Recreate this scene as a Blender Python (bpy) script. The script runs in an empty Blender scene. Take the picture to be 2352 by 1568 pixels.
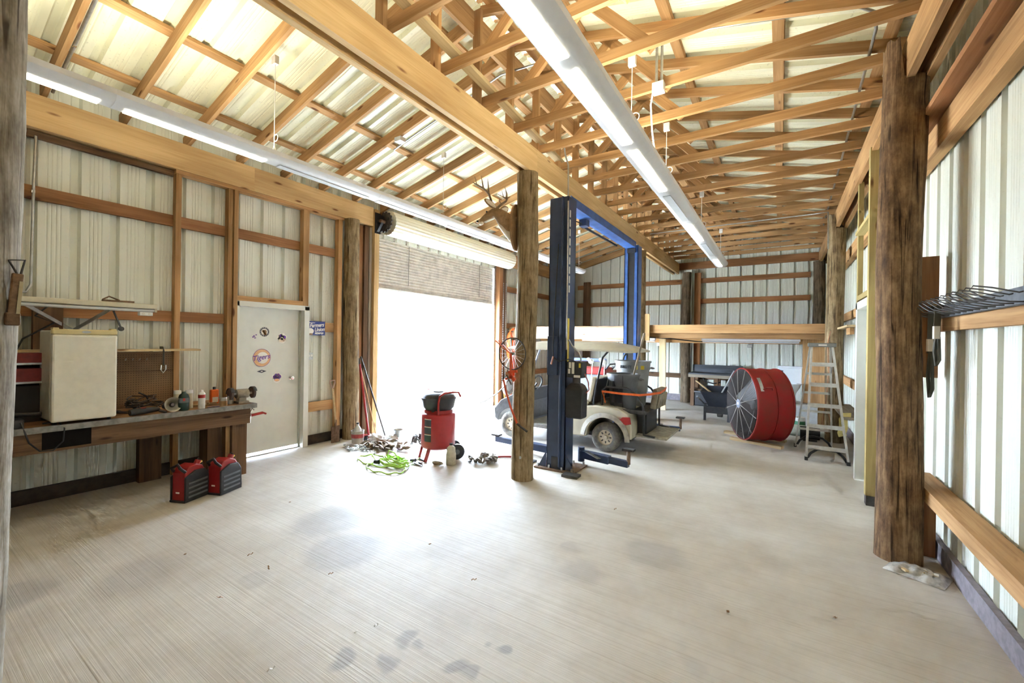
import bpy, bmesh, math, random
from mathutils import Vector, Matrix, Euler
random.seed(7)
R = math.radians
PI = math.pi
SC = bpy.context.scene
COL = SC.collection

# ------------------------------------------------------------------ camera
def make_camera():
    f, yaw, pitch, roll = 965.0, R(32.576), R(-0.072), R(0.874)
    fwd = Vector((-math.sin(yaw) * math.cos(pitch), math.cos(yaw) * math.cos(pitch), math.sin(pitch)))
    right = Vector((math.cos(yaw), math.sin(yaw), 0))
    up = right.cross(fwd)
    r2 = math.cos(roll) * right + math.sin(roll) * up
    u2 = -math.sin(roll) * right + math.cos(roll) * up
    cd = bpy.data.cameras.new('camera')
    cd.sensor_width = 36.0
    cd.lens = f / 2352.0 * 36.0
    cd.clip_start = 0.05
    cd.clip_end = 300
    co = bpy.data.objects.new('camera', cd)
    COL.objects.link(co)
    m = Matrix((r2, u2, -fwd)).transposed().to_4x4()
    m.translation = Vector((0, 0, 1.65))
    co.matrix_world = m
    SC.camera = co
make_camera()

# ------------------------------------------------------------------ world, sun, exposure
SKY_STRENGTH = 42.0
SUN_STRENGTH = 40.0
LAMP_STRENGTH = 3.5
SC.view_settings.view_transform = 'Standard'
SC.view_settings.look = 'None'
SC.view_settings.gamma = 1.0
SC.view_settings.use_curve_mapping = False
SC.view_settings.exposure = 1.05
wd = bpy.data.worlds.new('sky')
SC.world = wd
wd.use_nodes = True
bg = wd.node_tree.nodes['Background']
bg.inputs[0].default_value = (0.66, 0.80, 1.0, 1)
bg.inputs[1].default_value = SKY_STRENGTH
sun = bpy.data.lights.new('sun', 'SUN')
sun.energy = SUN_STRENGTH
sun.angle = R(1.0)
sun.color = (1.0, 0.96, 0.88)
so = bpy.data.objects.new('sun', sun)
COL.objects.link(so)
so.rotation_euler = (R(-18), R(28), 0)
try:
    SC.cycles.max_bounces = 7
    SC.cycles.diffuse_bounces = 5
    SC.cycles.glossy_bounces = 2
    SC.cycles.transmission_bounces = 2
    SC.cycles.use_adaptive_sampling = True
    SC.cycles.adaptive_threshold = 0.15
    SC.cycles.adaptive_min_samples = 16
    SC.cycles.sample_clamp_indirect = 12.0
    SC.cycles.use_denoising = True
    SC.cycles.use_light_tree = False
    SC.cycles.caustics_reflective = False
    SC.cycles.caustics_refractive = False
except Exception:
    pass

# ------------------------------------------------------------------ materials
MATS = {}
def _nt(name):
    m = bpy.data.materials.new(name)
    m.use_nodes = True
    nt = m.node_tree
    b = nt.nodes['Principled BSDF']
    return m, nt, b
def N(nt, t, **kw):
    n = nt.nodes.new(t)
    for k, v in kw.items():
        if k == 'ins':
            for i, x in v.items():
                n.inputs[i].default_value = x
        else:
            setattr(n, k, v)
    return n
def plain(name, col, rough=0.5, metal=0.0, var=0.12, scale=18.0, bump=0.0, dirt=None, emit=None, estr=0.0, spec=0.5):
    """Principled with a little procedural mottling."""
    if name in MATS:
        return MATS[name]
    m, nt, b = _nt(name)
    tc = N(nt, 'ShaderNodeTexCoord')
    no = N(nt, 'ShaderNodeTexNoise', ins={'Scale': scale, 'Detail': 2.0, 'Roughness': 0.6})
    nt.links.new(tc.outputs['Object'], no.inputs['Vector'])
    rp = N(nt, 'ShaderNodeValToRGB')
    c = Vector(col[:3])
    d = Vector(dirt[:3]) if dirt else c * (1 - var)
    rp.color_ramp.elements[0].position = 0.32
    rp.color_ramp.elements[0].color = (*d, 1)
    rp.color_ramp.elements[1].position = 0.62
    rp.color_ramp.elements[1].color = (*c, 1)
    nt.links.new(no.outputs['Fac'], rp.inputs['Fac'])
    nt.links.new(rp.outputs['Color'], b.inputs['Base Color'])
    b.inputs['Roughness'].default_value = rough
    b.inputs['Metallic'].default_value = metal
    b.inputs['Specular IOR Level'].default_value = spec
    if bump:
        bp = N(nt, 'ShaderNodeBump', ins={'Strength': bump, 'Distance': 0.01})
        nt.links.new(no.outputs['Fac'], bp.inputs['Height'])
        nt.links.new(bp.outputs['Normal'], b.inputs['Normal'])
    if emit:
        b.inputs['Emission Color'].default_value = (*emit, 1)
        b.inputs['Emission Strength'].default_value = estr
        m.cycles.emission_sampling = 'FRONT'
    MATS[name] = m
    return m
def wood(name, light, dark, knot, axis='X', rough=0.75, spec=0.25, fine=1.0, patch=0.35, kn=0.085, vr=0.22):
    """Sawn timber: grain stretched along a local axis, knots, each board its own tone."""
    if name in MATS:
        return MATS[name]
    m, nt, b = _nt(name)
    L = nt.links
    tc = N(nt, 'ShaderNodeTexCoord')
    oi = N(nt, 'ShaderNodeObjectInfo')
    off = N(nt, 'ShaderNodeVectorMath', operation='SCALE')
    off.inputs[0].default_value = (13.0, 37.0, 71.0)
    L.new(oi.outputs['Random'], off.inputs['Scale'])
    add = N(nt, 'ShaderNodeVectorMath', operation='ADD')
    L.new(tc.outputs['Object'], add.inputs[0]); L.new(off.outputs[0], add.inputs[1])
    def mp(a, bb):
        sc = {'X': (a, bb, bb), 'Y': (bb, a, bb), 'Z': (bb, bb, a)}[axis]
        n = N(nt, 'ShaderNodeMapping'); n.inputs['Scale'].default_value = sc
        L.new(add.outputs[0], n.inputs['Vector']); return n
    g1 = N(nt, 'ShaderNodeTexNoise', ins={'Scale': 1.0, 'Detail': 3.0, 'Roughness': 0.65, 'Distortion': 1.0})
    L.new(mp(1.1 * fine, 26 * fine).outputs[0], g1.inputs['Vector'])
    g2 = N(nt, 'ShaderNodeTexNoise', ins={'Scale': 1.0, 'Detail': 1.0, 'Roughness': 0.5})
    L.new(mp(0.9, 4.0).outputs[0], g2.inputs['Vector'])
    r1 = N(nt, 'ShaderNodeValToRGB')
    r1.color_ramp.elements[0].position = 0.33; r1.color_ramp.elements[0].color = (*dark, 1)
    r1.color_ramp.elements[1].position = 0.62; r1.color_ramp.elements[1].color = (*light, 1)
    L.new(g1.outputs['Fac'], r1.inputs['Fac'])
    mx = N(nt, 'ShaderNodeMix', data_type='RGBA', blend_type='MULTIPLY')
    r2 = N(nt, 'ShaderNodeValToRGB')
    k = 1 - patch
    r2.color_ramp.elements[0].position = 0.35; r2.color_ramp.elements[0].color = (k, k * .96, k * .9, 1)
    r2.color_ramp.elements[1].position = 0.6; r2.color_ramp.elements[1].color = (1, 1, 1, 1)
    L.new(g2.outputs['Fac'], r2.inputs['Fac'])
    mx.inputs[0].default_value = 1.0
    L.new(r1.outputs[0], mx.inputs[6]); L.new(r2.outputs[0], mx.inputs[7])
    vo = N(nt, 'ShaderNodeTexVoronoi', ins={'Scale': 1.0, 'Randomness': 1.0})
    L.new(mp(1.7, 6.5).outputs[0], vo.inputs['Vector'])
    kr = N(nt, 'ShaderNodeValToRGB')
    kr.color_ramp.elements[0].position = kn * 0.75; kr.color_ramp.elements[0].color = (1, 1, 1, 1)
    kr.color_ramp.elements[1].position = kn * 1.5; kr.color_ramp.elements[1].color = (0, 0, 0, 1)
    L.new(vo.outputs['Distance'], kr.inputs['Fac'])
    m2 = N(nt, 'ShaderNodeMix', data_type='RGBA')
    m2.inputs[7].default_value = (*knot, 1)
    L.new(kr.outputs[0], m2.inputs[0]); L.new(mx.outputs[2], m2.inputs[6])
    hs = N(nt, 'ShaderNodeHueSaturation')
    mr = N(nt, 'ShaderNodeMapRange'); mr.inputs[3].default_value = 1 - vr; mr.inputs[4].default_value = 1 + vr * .6
    L.new(oi.outputs['Random'], mr.inputs[0]); L.new(mr.outputs[0], hs.inputs['Value'])
    L.new(m2.outputs[2], hs.inputs['Color'])
    L.new(hs.outputs[0], b.inputs['Base Color'])
    b.inputs['Roughness'].default_value = rough
    b.inputs['Specular IOR Level'].default_value = spec
    bp = N(nt, 'ShaderNodeBump', ins={'Strength': 0.25, 'Distance': 0.004})
    L.new(g1.outputs['Fac'], bp.inputs['Height']); L.new(bp.outputs[0], b.inputs['Normal'])
    MATS[name] = m
    return m
def barkwood(name, c1, c2, c3):
    """Round pole timber: streaks, dark checks and blotches along local Z."""
    m, nt, b = _nt(name)
    L = nt.links
    tc = N(nt, 'ShaderNodeTexCoord')
    def mp(a, z):
        n = N(nt, 'ShaderNodeMapping'); n.inputs['Scale'].default_value = (a, a, z)
        L.new(tc.outputs['Object'], n.inputs['Vector']); return n
    g = N(nt, 'ShaderNodeTexNoise', ins={'Scale': 1.0, 'Detail': 4.0, 'Roughness': 0.7, 'Distortion': 0.8})
    L.new(mp(24, 1.6).outputs[0], g.inputs['Vector'])
    bl = N(nt, 'ShaderNodeTexNoise', ins={'Scale': 1.0, 'Detail': 4.0, 'Roughness': 0.75})
    L.new(mp(9, 4.5).outputs[0], bl.inputs['Vector'])
    r = N(nt, 'ShaderNodeValToRGB')
    r.color_ramp.elements[0].position = 0.36; r.color_ramp.elements[0].color = (*c3, 1)
    r.color_ramp.elements[1].position = 0.63; r.color_ramp.elements[1].color = (*c1, 1)
    e = r.color_ramp.elements.new(0.48); e.color = (*c2, 1)
    mixf = N(nt, 'ShaderNodeMath', operation='MULTIPLY_ADD')
    mixf.inputs[1].default_value = 0.5
    L.new(g.outputs['Fac'], mixf.inputs[0])
    h = N(nt, 'ShaderNodeMath', operation='MULTIPLY'); h.inputs[1].default_value = 0.5
    L.new(bl.outputs['Fac'], h.inputs[0]); L.new(h.outputs[0], mixf.inputs[2])
    L.new(mixf.outputs[0], r.inputs['Fac'])
    ck = N(nt, 'ShaderNodeTexNoise', ins={'Scale': 1.0, 'Detail': 2.0, 'Roughness': 0.4, 'Distortion': 1.5})
    L.new(mp(30, 0.9).outputs[0], ck.inputs['Vector'])
    cr = N(nt, 'ShaderNodeValToRGB')
    cr.color_ramp.elements[0].position = 0.33; cr.color_ramp.elements[0].color = (0.22, 0.19, 0.17, 1)
    cr.color_ramp.elements[1].position = 0.41; cr.color_ramp.elements[1].color = (1, 1, 1, 1)
    L.new(ck.outputs['Fac'], cr.inputs['Fac'])
    mx = N(nt, 'ShaderNodeMix', data_type='RGBA', blend_type='MULTIPLY'); mx.inputs[0].default_value = 1
    L.new(r.outputs[0], mx.inputs[6]); L.new(cr.outputs[0], mx.inputs[7])
    L.new(mx.outputs[2], b.inputs['Base Color'])
    b.inputs['Roughness'].default_value = 0.85
    b.inputs['Specular IOR Level'].default_value = 0.2
    bp = N(nt, 'ShaderNodeBump', ins={'Strength': 0.7, 'Distance': 0.012})
    L.new(mixf.outputs[0], bp.inputs['Height']); L.new(bp.outputs[0], b.inputs['Normal'])
    MATS[name] = m
    return m
def sheet(name, col, dirt, amt, axis, rough=0.42):
    """Painted steel sheeting with grime streaks that run along one axis."""
    m, nt, b = _nt(name)
    L = nt.links
    tc = N(nt, 'ShaderNodeTexCoord')
    sc = {'X': (0.5, 5, 5), 'Z': (5, 5, 0.5)}[axis]
    mp = N(nt, 'ShaderNodeMapping'); mp.inputs['Scale'].default_value = sc
    L.new(tc.outputs['Object'], mp.inputs['Vector'])
    a = N(nt, 'ShaderNodeTexNoise', ins={'Scale': 1.0, 'Detail': 2.0, 'Roughness': 0.6})
    L.new(mp.outputs[0], a.inputs['Vector'])
    sp = N(nt, 'ShaderNodeTexNoise', ins={'Scale': 45.0, 'Detail': 1.0})
    L.new(tc.outputs['Object'], sp.inputs['Vector'])
    r = N(nt, 'ShaderNodeValToRGB')
    r.color_ramp.elements[0].position = 0.52; r.color_ramp.elements[0].color = (0, 0, 0, 1)
    r.color_ramp.elements[1].position = 0.78; r.color_ramp.elements[1].color = (amt, amt, amt, 1)
    L.new(a.outputs['Fac'], r.inputs['Fac'])
    r2 = N(nt, 'ShaderNodeValToRGB')
    r2.color_ramp.elements[0].position = 0.66; r2.color_ramp.elements[0].color = (0, 0, 0, 1)
    r2.color_ramp.elements[1].position = 0.74; r2.color_ramp.elements[1].color = (amt * .7, amt * .7, amt * .7, 1)
    L.new(sp.outputs['Fac'], r2.inputs['Fac'])
    mxm = N(nt, 'ShaderNodeMath', operation='MAXIMUM')
    L.new(r.outputs[0], mxm.inputs[0]); L.new(r2.outputs[0], mxm.inputs[1])
    mx = N(nt, 'ShaderNodeMix', data_type='RGBA')
    mx.inputs[6].default_value = (*col, 1); mx.inputs[7].default_value = (*dirt, 1)
    L.new(mxm.outputs[0], mx.inputs[0])
    L.new(mx.outputs[2], b.inputs['Base Color'])
    b.inputs['Roughness'].default_value = rough
    MATS[name] = m
    return m
def concrete():
    m, nt, b = _nt('broomed_concrete')
    L = nt.links
    tc = N(nt, 'ShaderNodeTexCoord')
    mp = N(nt, 'ShaderNodeMapping'); mp.inputs['Scale'].default_value = (0.30, 48, 1)
    L.new(tc.outputs['Object'], mp.inputs['Vector'])
    st = N(nt, 'ShaderNodeTexNoise', ins={'Scale': 1.0, 'Detail': 4.0, 'Roughness': 0.75, 'Distortion': 0.0})
    L.new(mp.outputs[0], st.inputs['Vector'])
    bl = N(nt, 'ShaderNodeTexNoise', ins={'Scale': 1.1, 'Detail': 5.0, 'Roughness': 0.7})
    L.new(tc.outputs['Object'], bl.inputs['Vector'])
    r = N(nt, 'ShaderNodeValToRGB')
    r.color_ramp.elements[0].position = 0.3; r.color_ramp.elements[0].color = (0.43, 0.385, 0.315, 1)
    r.color_ramp.elements[1].position = 0.68; r.color_ramp.elements[1].color = (0.60, 0.565, 0.505, 1)
    L.new(bl.outputs['Fac'], r.inputs['Fac'])
    rs = N(nt, 'ShaderNodeValToRGB')
    rs.color_ramp.elements[0].position = 0.34; rs.color_ramp.elements[0].color = (0.88, 0.865, 0.84, 1)
    rs.color_ramp.elements[1].position = 0.50; rs.color_ramp.elements[1].color = (1, 1, 1, 1)
    L.new(st.outputs['Fac'], rs.inputs['Fac'])
    mx = N(nt, 'ShaderNodeMix', data_type='RGBA', blend_type='MULTIPLY'); mx.inputs[0].default_value = 1
    L.new(r.outputs[0], mx.inputs[6]); L.new(rs.outputs[0], mx.inputs[7])
    # oil stains: (x, y, radius, strength)
    dn = N(nt, 'ShaderNodeTexNoise', ins={'Scale': 4.0, 'Detail': 2.0})
    L.new(tc.outputs['Object'], dn.inputs['Vector'])
    dsc = N(nt, 'ShaderNodeVectorMath', operation='SCALE'); dsc.inputs['Scale'].default_value = 0.22
    L.new(dn.outputs['Color'], dsc.inputs[0])
    wp = N(nt, 'ShaderNodeVectorMath', operation='ADD')
    L.new(tc.outputs['Object'], wp.inputs[0]); L.new(dsc.outputs[0], wp.inputs[1])
    cur = mx.outputs[2]
    spots = [(-3.42, 2.32, .34, .32), (-2.85, 2.08, .32, .34), (-1.70, 1.66, .07, .4), (-1.69, 1.47, .07, .45), (-1.6, 1.63, .04, .4),
             (-1.34, 1.63, .06, .45), (-1.33, 1.88, .035, .4), (-1.235, 1.87, .04, .5), (-1.17, 2.82, .17, .22), (-.83, 3.38, .26, .25),
             (-3.7, 1.07, .28, .22), (-4.05, .55, .22, .35), (-1.89, 1.35, .08, .45), (-1.26, 1.65, .05, .4), (-1.39, 3.09, .1, .2),
             (-3.0, 1.45, .12, .2), (-.35, 2.3, .08, .15), (-2.2, 2.5, .2, .12)]
    for x, y, rad, s in spots:
        d = N(nt, 'ShaderNodeVectorMath', operation='DISTANCE')
        d.inputs[1].default_value = (x + .11, y + .11, .11)
        L.new(wp.outputs[0], d.inputs[0])
        mr = N(nt, 'ShaderNodeMapRange', interpolation_type='SMOOTHSTEP')
        mr.inputs[1].default_value = rad * .55; mr.inputs[2].default_value = rad * 1.15
        mr.inputs[3].default_value = s; mr.inputs[4].default_value = 0
        L.new(d.outputs['Value'], mr.inputs[0])
        k = N(nt, 'ShaderNodeMix', data_type='RGBA'); k.inputs[7].default_value = (0.16, 0.155, 0.165, 1)
        L.new(mr.outputs[0], k.inputs[0]); L.new(cur, k.inputs[6])
        cur = k.outputs[2]
    L.new(cur, b.inputs['Base Color'])
    b.inputs['Roughness'].default_value = 0.62
    b.inputs['Specular IOR Level'].default_value = 0.35
    bp = N(nt, 'ShaderNodeBump', ins={'Strength': 0.5, 'Distance': 0.006})
    L.new(st.outputs['Fac'], bp.inputs['Height']); L.new(bp.outputs[0], b.inputs['Normal'])
    return m

PINE = wood('pine_framing', (0.60, 0.36, 0.165), (0.44, 0.24, 0.10), (0.15, 0.055, 0.02))
PINEY = wood('pine_beam_yellow', (0.70, 0.49, 0.245), (0.60, 0.39, 0.175), (0.20, 0.08, 0.03), patch=.22, vr=.08)
GIRT = wood('red_pine_girt', (0.44, 0.215, 0.095), (0.32, 0.145, 0.06), (0.10, 0.04, 0.02))
TREAT = wood('treated_lumber', (0.56, 0.44, 0.19), (0.43, 0.33, 0.13), (0.14, 0.07, 0.03), patch=.2)
DARKW = wood('old_dark_timber', (0.20, 0.115, 0.062), (0.11, 0.062, 0.034), (0.04, 0.02, 0.012))
PALEW = wood('pale_new_timber', (0.68, 0.53, 0.31), (0.55, 0.41, 0.22), (0.2, 0.1, 0.05), patch=.2)
GREYW = wood('grey_weathered_timber', (0.40, 0.34, 0.26), (0.28, 0.23, 0.17), (0.1, 0.07, 0.05))
LOGB = barkwood('brown_pole', (0.32, 0.20, 0.10), (0.15, 0.085, 0.042), (0.05, 0.028, 0.016))
LOGG = barkwood('tan_pole', (0.38, 0.29, 0.17), (0.235, 0.165, 0.085), (0.10, 0.066, 0.036))
LOGD = barkwood('dark_pole', (0.20, 0.15, 0.10), (0.13, 0.095, 0.06), (0.06, 0.045, 0.03))
LOGW = barkwood('silvered_pole', (0.36, 0.32, 0.26), (0.20, 0.165, 0.115), (0.08, 0.06, 0.04))
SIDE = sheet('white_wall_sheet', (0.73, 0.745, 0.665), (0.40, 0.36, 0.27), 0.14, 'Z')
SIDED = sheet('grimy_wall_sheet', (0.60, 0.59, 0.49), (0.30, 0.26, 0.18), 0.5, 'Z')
ROOF = sheet('cream_roof_sheet', (0.82, 0.81, 0.63), (0.26, 0.24, 0.16), 0.4, 'X')
CONC = concrete()
WHITE = plain('white_enamel', (0.78, 0.78, 0.76), 0.35, var=.05)
CREAM = plain('cream_enamel', (0.66, 0.62, 0.46), 0.35, var=.08)
DOORW = plain('door_white_paint', (0.68, 0.68, 0.62), 0.4, var=.06, scale=6)
BLACK = plain('black_plastic', (0.022, 0.022, 0.024), 0.5, var=.3)
RUBBER = plain('grey_black_rubber', (0.09, 0.085, 0.078), 0.85, var=.3, dirt=(0.19, 0.175, 0.145))
STEEL = plain('galvanised_steel', (0.50, 0.51, 0.50), 0.35, metal=.85, var=.2)
CHROME = plain('bright_chrome', (0.75, 0.75, 0.74), 0.18, metal=1.0, var=.08)
ALU = plain('ladder_aluminium', (0.66, 0.65, 0.61), 0.38, metal=.7, var=.15)
RUST = plain('rusty_iron', (0.23, 0.145, 0.09), 0.8, metal=.2, var=.45, scale=30, bump=.3)
IRON = plain('dark_iron', (0.09, 0.085, 0.08), 0.55, metal=.6, var=.4)
RED = plain('red_paint', (0.36, 0.022, 0.018), 0.38, var=.15)
REDDUST = plain('dusty_red_drum', (0.30, 0.018, 0.015), 0.6, var=.2, dirt=(0.22, 0.03, 0.02), scale=5, spec=.25)
ORANGE = plain('orange_plastic', (0.75, 0.13, 0.02), 0.45, var=.12)
ORANGEP = plain('orange_red_paint', (0.66, 0.09, 0.03), 0.42, var=.15)
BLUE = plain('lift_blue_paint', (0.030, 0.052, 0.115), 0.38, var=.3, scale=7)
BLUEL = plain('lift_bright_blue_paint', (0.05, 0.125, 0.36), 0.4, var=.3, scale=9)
GREYP = plain('grey_bin_plastic', (0.28, 0.29, 0.29), 0.5, var=.22, scale=6)
GREYC = plain('slate_plastic', (0.13, 0.138, 0.145), 0.5, var=.3, scale=6)
BEIGE = plain('cart_cream_body', (0.60, 0.555, 0.42), 0.32, var=.08, dirt=(0.47, 0.43, 0.33), scale=4)
CANVAS = plain('dusty_canvas', (0.30, 0.265, 0.195), 0.9, var=.3, bump=.3)
STRAP = plain('brown_webbing', (0.235, 0.165, 0.10), 0.85, var=.3)
LIME = plain('lime_hose', (0.50, 0.78, 0.12), 0.4, var=.1)
YEL = plain('yellow_label', (0.72, 0.55, 0.06), 0.5, var=.1)
PAPERM = plain('pale_paper', (0.72, 0.70, 0.64), 0.7, var=.1)
NAVY = plain('sign_navy', (0.035, 0.055, 0.23), 0.45, var=.15)
PURPLE = plain('sticker_purple', (0.13, 0.035, 0.30), 0.5, var=.1)
PEACH = plain('sticker_peach', (0.72, 0.42, 0.22), 0.5, var=.1)
STWHITE = plain('sticker_white', (0.80, 0.76, 0.70), 0.45, var=.05)
CHAR = plain('sticker_charcoal', (0.05, 0.05, 0.07), 0.5, var=.15)
TAN = plain('tan_brown', (0.32, 0.19, 0.09), 0.7, var=.2)
PEG = plain('pegboard_brown', (0.25, 0.145, 0.068), 0.75, var=.3, scale=3)
SHUT = plain('dusty_shutter_steel', (0.52, 0.47, 0.40), 0.55, metal=.05, var=.25, scale=8)
SHUTW = plain('cream_shutter_coil', (0.80, 0.77, 0.62), 0.45, var=.05)
FUR = plain('deer_fur', (0.33, 0.205, 0.10), 0.9, var=.35, scale=26, bump=.4)
FURW = plain('deer_pale_fur', (0.78, 0.72, 0.62), 0.9, var=.15)
ANTLER = plain('antler_bone', (0.25, 0.165, 0.085), 0.6, var=.4)
GLASSM = plain('clear_plastic_bag', (0.62, 0.62, 0.60), 0.2, var=.35, scale=25)
PORC = plain('porcelain', (0.72, 0.76, 0.80), 0.15, var=.03)
GREENC = plain('dark_green_canister', (0.02, 0.055, 0.045), 0.35, var=.2)
PVC = plain('pale_green_pipe', (0.50, 0.55, 0.47), 0.45, var=.15)
LAMPW = plain('lamp_housing_white', (0.80, 0.81, 0.84), 0.32, var=.03)
TUBEOFF = plain('unlit_diffuser', (0.60, 0.62, 0.64), 0.4, var=.05)
TUBEON = plain('lit_diffuser', (0.9, 0.9, 0.85), 0.4, var=.02, emit=(1.0, 0.95, 0.75), estr=LAMP_STRENGTH)
TUBEUP = plain('lit_top_diffuser', (0.9, 0.9, 0.85), 0.4, var=.02, emit=(1.0, 0.95, 0.75), estr=LAMP_STRENGTH * 9.0)
GRAVEL = plain('pale_yard_ground', (0.50, 0.49, 0.44), 0.95, var=.25, scale=3)
SILL = plain('grey_sill_board', (0.23, 0.20, 0.22), 0.75, var=.3)
FOAM = plain('yellow_rag', (0.72, 0.60, 0.22), 0.9, var=.15)
GALV = plain('galvanised_edge', (0.30, 0.29, 0.265), 0.55, metal=.5, var=.35, scale=20)

# ------------------------------------------------------------------ mesh building
class MB:
    def __init__(s):
        s.v = []; s.f = []
    def add(s, vs, fs, M=None):
        o = len(s.v)
        for p in vs:
            p = Vector(p)
            s.v.append(tuple(M @ p) if M else tuple(p))
        s.f += [tuple(i + o for i in f) for f in fs]
        return s
    def box(s, x0, x1, y0, y1, z0, z1, M=None):
        vs = [(x0, y0, z0), (x1, y0, z0), (x1, y1, z0), (x0, y1, z0), (x0, y0, z1), (x1, y0, z1), (x1, y1, z1), (x0, y1, z1)]
        return s.add(vs, [(3, 2, 1, 0), (4, 5, 6, 7), (0, 1, 5, 4), (1, 2, 6, 5), (2, 3, 7, 6), (3, 0, 4, 7)], M)
    def bar(s, p0, p1, w, h, up=(0, 0, 1)):
        M, L = frame(p0, p1, up)
        return s.box(0, L, -w / 2, w / 2, -h / 2, h / 2, M)
    def cyl(s, p0, p1, r0, r1=None, n=16, caps=True):
        r1 = r0 if r1 is None else r1
        M, L = frame(p0, p1, (0, 0, 1))
        vs = []; fs = []
        for i in range(n):
            a = 2 * PI * i / n
            vs.append((0, r0 * math.cos(a), r0 * math.sin(a))); vs.append((L, r1 * math.cos(a), r1 * math.sin(a)))
        for i in range(n):
            j = (i + 1) % n
            fs.append((2 * i, 2 * j, 2 * j + 1, 2 * i + 1))
        if caps:
            fs.append(tuple(2 * i for i in reversed(range(n)))); fs.append(tuple(2 * i + 1 for i in range(n)))
        return s.add(vs, fs, M)
    def tube(s, pts, r, n=8, closed=False):
        pts = [Vector(p) for p in pts]
        k = len(pts)
        o = len(s.v)
        nrm = None
        for i, p in enumerate(pts):
            a = pts[(i - 1) % k] if (closed or i > 0) else p
            c = pts[(i + 1) % k] if (closed or i < k - 1) else p
            t = (c - a)
            t = t.normalized() if t.length > 1e-9 else Vector((0, 0, 1))
            if nrm is None:
                ref = Vector((0, 0, 1)) if abs(t.z) < .9 else Vector((1, 0, 0))
                nrm = (ref - t * ref.dot(t)).normalized()
            else:
                nrm = (nrm - t * nrm.dot(t))
                nrm = nrm.normalized() if nrm.length > 1e-6 else t.orthogonal().normalized()
            bn = t.cross(nrm)
            rr = r[i] if isinstance(r, (list, tuple)) else r
            for q in range(n):
                an = 2 * PI * q / n
                s.v.append(tuple(p + rr * (math.cos(an) * nrm + math.sin(an) * bn)))
        for i in range(k if closed else k - 1):
            j = (i + 1) % k
            for q in range(n):
                w = (q + 1) % n
                s.f.append((o + i * n + q, o + i * n + w, o + j * n + w, o + j * n + q))
        if not closed:
            s.f.append(tuple(o + q for q in reversed(range(n)))); s.f.append(tuple(o + (k - 1) * n + q for q in range(n)))
        return s
    def strip(s, pts, w, up=(0, 0, 1), th=0.003):
        """flat ribbon of width w along pts"""
        pts = [Vector(p) for p in pts]; o = len(s.v); k = len(pts); up = Vector(up)
        for i, p in enumerate(pts):
            t = (pts[min(i + 1, k - 1)] - pts[max(i - 1, 0)]).normalized()
            sd = up.cross(t)
            sd = sd.normalized() if sd.length > 1e-6 else Vector((1, 0, 0))
            nn = t.cross(sd)
            for a, b in ((-1, -1), (1, -1), (1, 1), (-1, 1)):
                s.v.append(tuple(p + sd * w / 2 * a + nn * th / 2 * b))
        for i in range(k - 1):
            for q in range(4):
                w2 = (q + 1) % 4
                s.f.append((o + i * 4 + q, o + i * 4 + w2, o + i * 4 + 4 + w2, o + i * 4 + 4 + q))
        s.f.append((o, o + 3, o + 2, o + 1)); e = o + (k - 1) * 4; s.f.append((e, e + 1, e + 2, e + 3))
        return s
    def lathe(s, prof, n=24, M=None, caps=True):
        """profile of (r, z) about Z"""
        vs = []; fs = []; k = len(prof)
        for i in range(n):
            a = 2 * PI * i / n
            for r, z in prof:
                vs.append((r * math.cos(a), r * math.sin(a), z))
        for i in range(n):
            j = (i + 1) % n
            for q in range(k - 1):
                fs.append((i * k + q, j * k + q, j * k + q + 1, i * k + q + 1))
        caps = caps and prof[0] != prof[-1] and len(prof) > 2
        if caps and prof[0][0] > 1e-5: fs.append(tuple(i * k for i in reversed(range(n))))
        if caps and prof[-1][0] > 1e-5: fs.append(tuple(i * k + k - 1 for i in range(n)))
        return s.add(vs, fs, M)
    def prism(s, poly, y0, y1, M=None):
        """poly of (x, z) extruded along Y"""
        n = len(poly)
        vs = [(x, y0, z) for x, z in poly] + [(x, y1, z) for x, z in poly]
        fs = [tuple(range(n)), tuple(reversed(range(n, 2 * n)))] + [(i, n + i, n + (i + 1) % n, (i + 1) % n) for i in range(n)]
        return s.add(vs, fs, M)
    def ell(s, c, rx, ry, rz, n=16, m=10, M=None):
        vs = []; fs = []
        for i in range(m + 1):
            t = PI * i / m
            for j in range(n):
                a = 2 * PI * j / n
                vs.append((c[0] + rx * math.sin(t) * math.cos(a), c[1] + ry * math.sin(t) * math.sin(a), c[2] + rz * math.cos(t)))
        for i in range(m):
            for j in range(n):
                k = (j + 1) % n
                fs.append((i * n + j, (i + 1) * n + j, (i + 1) * n + k, i * n + k))
        return s.add(vs, fs, M)
    def mesh(s, name, mat, smooth=None):
        me = bpy.data.meshes.new(name)
        me.from_pydata(s.v, [], s.f)
        bm = bmesh.new(); bm.from_mesh(me)
        bmesh.ops.remove_doubles(bm, verts=bm.verts, dist=1e-6)
        bmesh.ops.recalc_face_normals(bm, faces=bm.faces)
        bm.to_mesh(me); bm.free()
        if smooth is not None:
            for p in me.polygons: p.use_smooth = True
            me.set_sharp_from_angle(angle=R(smooth))
        me.materials.append(mat)
        return me
    def build(s, name, mat, parent=None, smooth=None, bevel=0, subsurf=0, M=None):
        o = bpy.data.objects.new(name, s.mesh(name, mat, smooth))
        COL.objects.link(o)
        o.parent = parent
        if M is not None: o.matrix_local = M
        if bevel:
            md = o.modifiers.new('bevel', 'BEVEL'); md.width = bevel; md.segments = 2; md.limit_method = 'ANGLE'; md.angle_limit = R(40)
        if subsurf:
            md = o.modifiers.new('sub', 'SUBSURF'); md.levels = subsurf; md.render_levels = subsurf
        return o
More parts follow.
